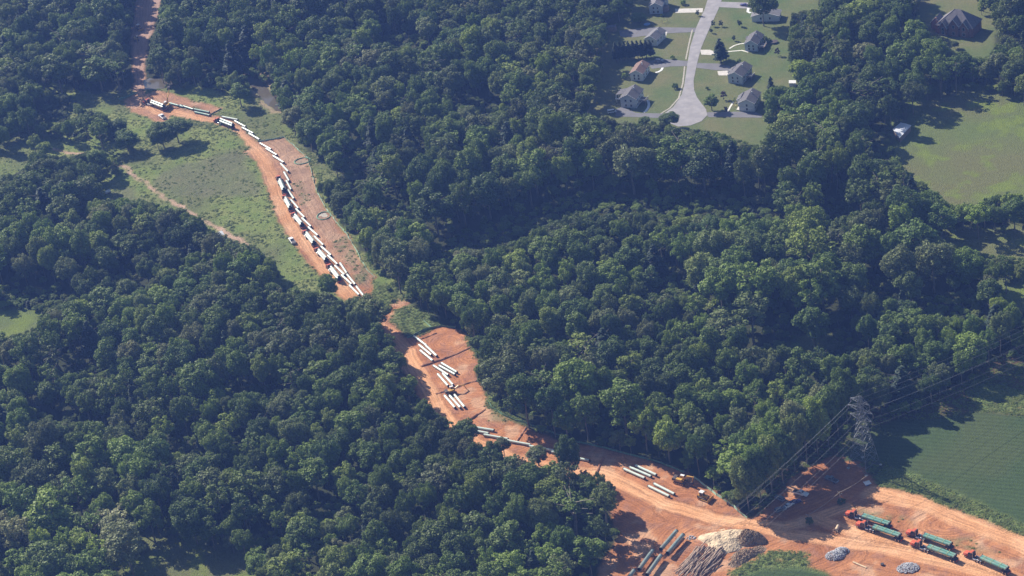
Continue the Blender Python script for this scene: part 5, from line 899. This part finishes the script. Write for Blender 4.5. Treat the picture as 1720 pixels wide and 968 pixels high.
o = MB().box(-3.2, 3.2, -.35, .35, 0, .4).build('timber_beam', MT['plank']); o.location = G(1444, 950, .05); o.rotation_euler = (0, 0, -.85); tag(o, 'pale timber beam lying on the dirt right of the stone heap', 'timber beam')
t = empty('silt_drum', tuple(G(1482, 949)), 0); MB().tube((0, 0, 0), (0, 0, .7), .7, n=16).build('rim_ring', MT['dark'], t); tag(t, 'dark round drum standing near the timber beam', 'drum')
# berms across the clearing
def berm(pts, wd, h, label):
    q = [G(*p) for p in pts]; o = q[0]; m_ = MB(); r = random.Random(int(pts[0][0])); P_ = []
    for i in range(len(q) - 1):
        n = max(2, int((q[i + 1] - q[i]).length / 1.2))
        for k in range(n): P_.append(q[i].lerp(q[i + 1], k / n) - o)
    P_.append(q[-1] - o); V = []
    for i, p in enumerate(P_):
        d = (P_[min(i + 1, len(P_) - 1)] - P_[max(i - 1, 0)]).normalized(); nn = Vector((-d.y, d.x, 0)); hh = h * r.uniform(.6, 1.2); z = hz(p.x + o.x, p.y + o.y) - o.z - .08
        for s, f_ in ((-1, 0), (-.5, .75), (0, 1), (.5, .7), (1, 0)): V.append(tuple(Vector((p.x, p.y, z)) + nn * s * wd * r.uniform(.85, 1.15) + Vector((0, 0, hh * f_))))
    F = [(i * 5 + k, i * 5 + k + 1, i * 5 + k + 6, i * 5 + k + 5) for i in range(len(P_) - 1) for k in range(4)]; b = MB().add(V, F).build('soil_berm', BERM); b.location = o; return tag(b, label, kind='structure')
BERM = mat('berm_soil', (.33, .155, .085), .95, 0, .3, 1.5, .1)
berm([(707, 616), (735, 607), (765, 596), (790, 584)], .9, .8, 'long earth berm across the middle yard'); berm([(732, 662), (750, 657), (790, 642), (800, 640)], .8, .6, 'low earth berm beside the parked loader'); berm([(768, 718), (790, 705), (815, 688)], .8, .7, 'earth berm below the middle yard'); berm([(868, 742), (884, 718)], .7, .6, 'short earth berm above the pipe row'); berm([(1000, 800), (1008, 780), (1014, 770)], .8, .8, 'short earth berm right of the slim dark tree'); berm([(700, 572), (718, 566), (733, 560)], .6, .5, 'small earth berm at the top of the middle yard')

# ------------------------------------------------------------------ air
hb = MB().box(-SKIRT - 50, SKIRT + 50, -SKIRT - 50, SKIRT + 50, -2, 575); hm = bpy.data.materials.new('haze'); hm.use_nodes = True; t = hm.node_tree; t.nodes.remove(t.nodes['Principled BSDF'])
pv = t.nodes.new('ShaderNodeVolumePrincipled'); pv.inputs['Color'].default_value = (*HAZE_COL, 1); pv.inputs['Density'].default_value = HAZE_DENS; pv.inputs['Anisotropy'].default_value = .1
t.links.new(pv.outputs[0], t.nodes['Material Output'].inputs['Volume']); tag(hb.build('haze', hm), 'thin blue haze filling the air over the valley', kind='stuff')
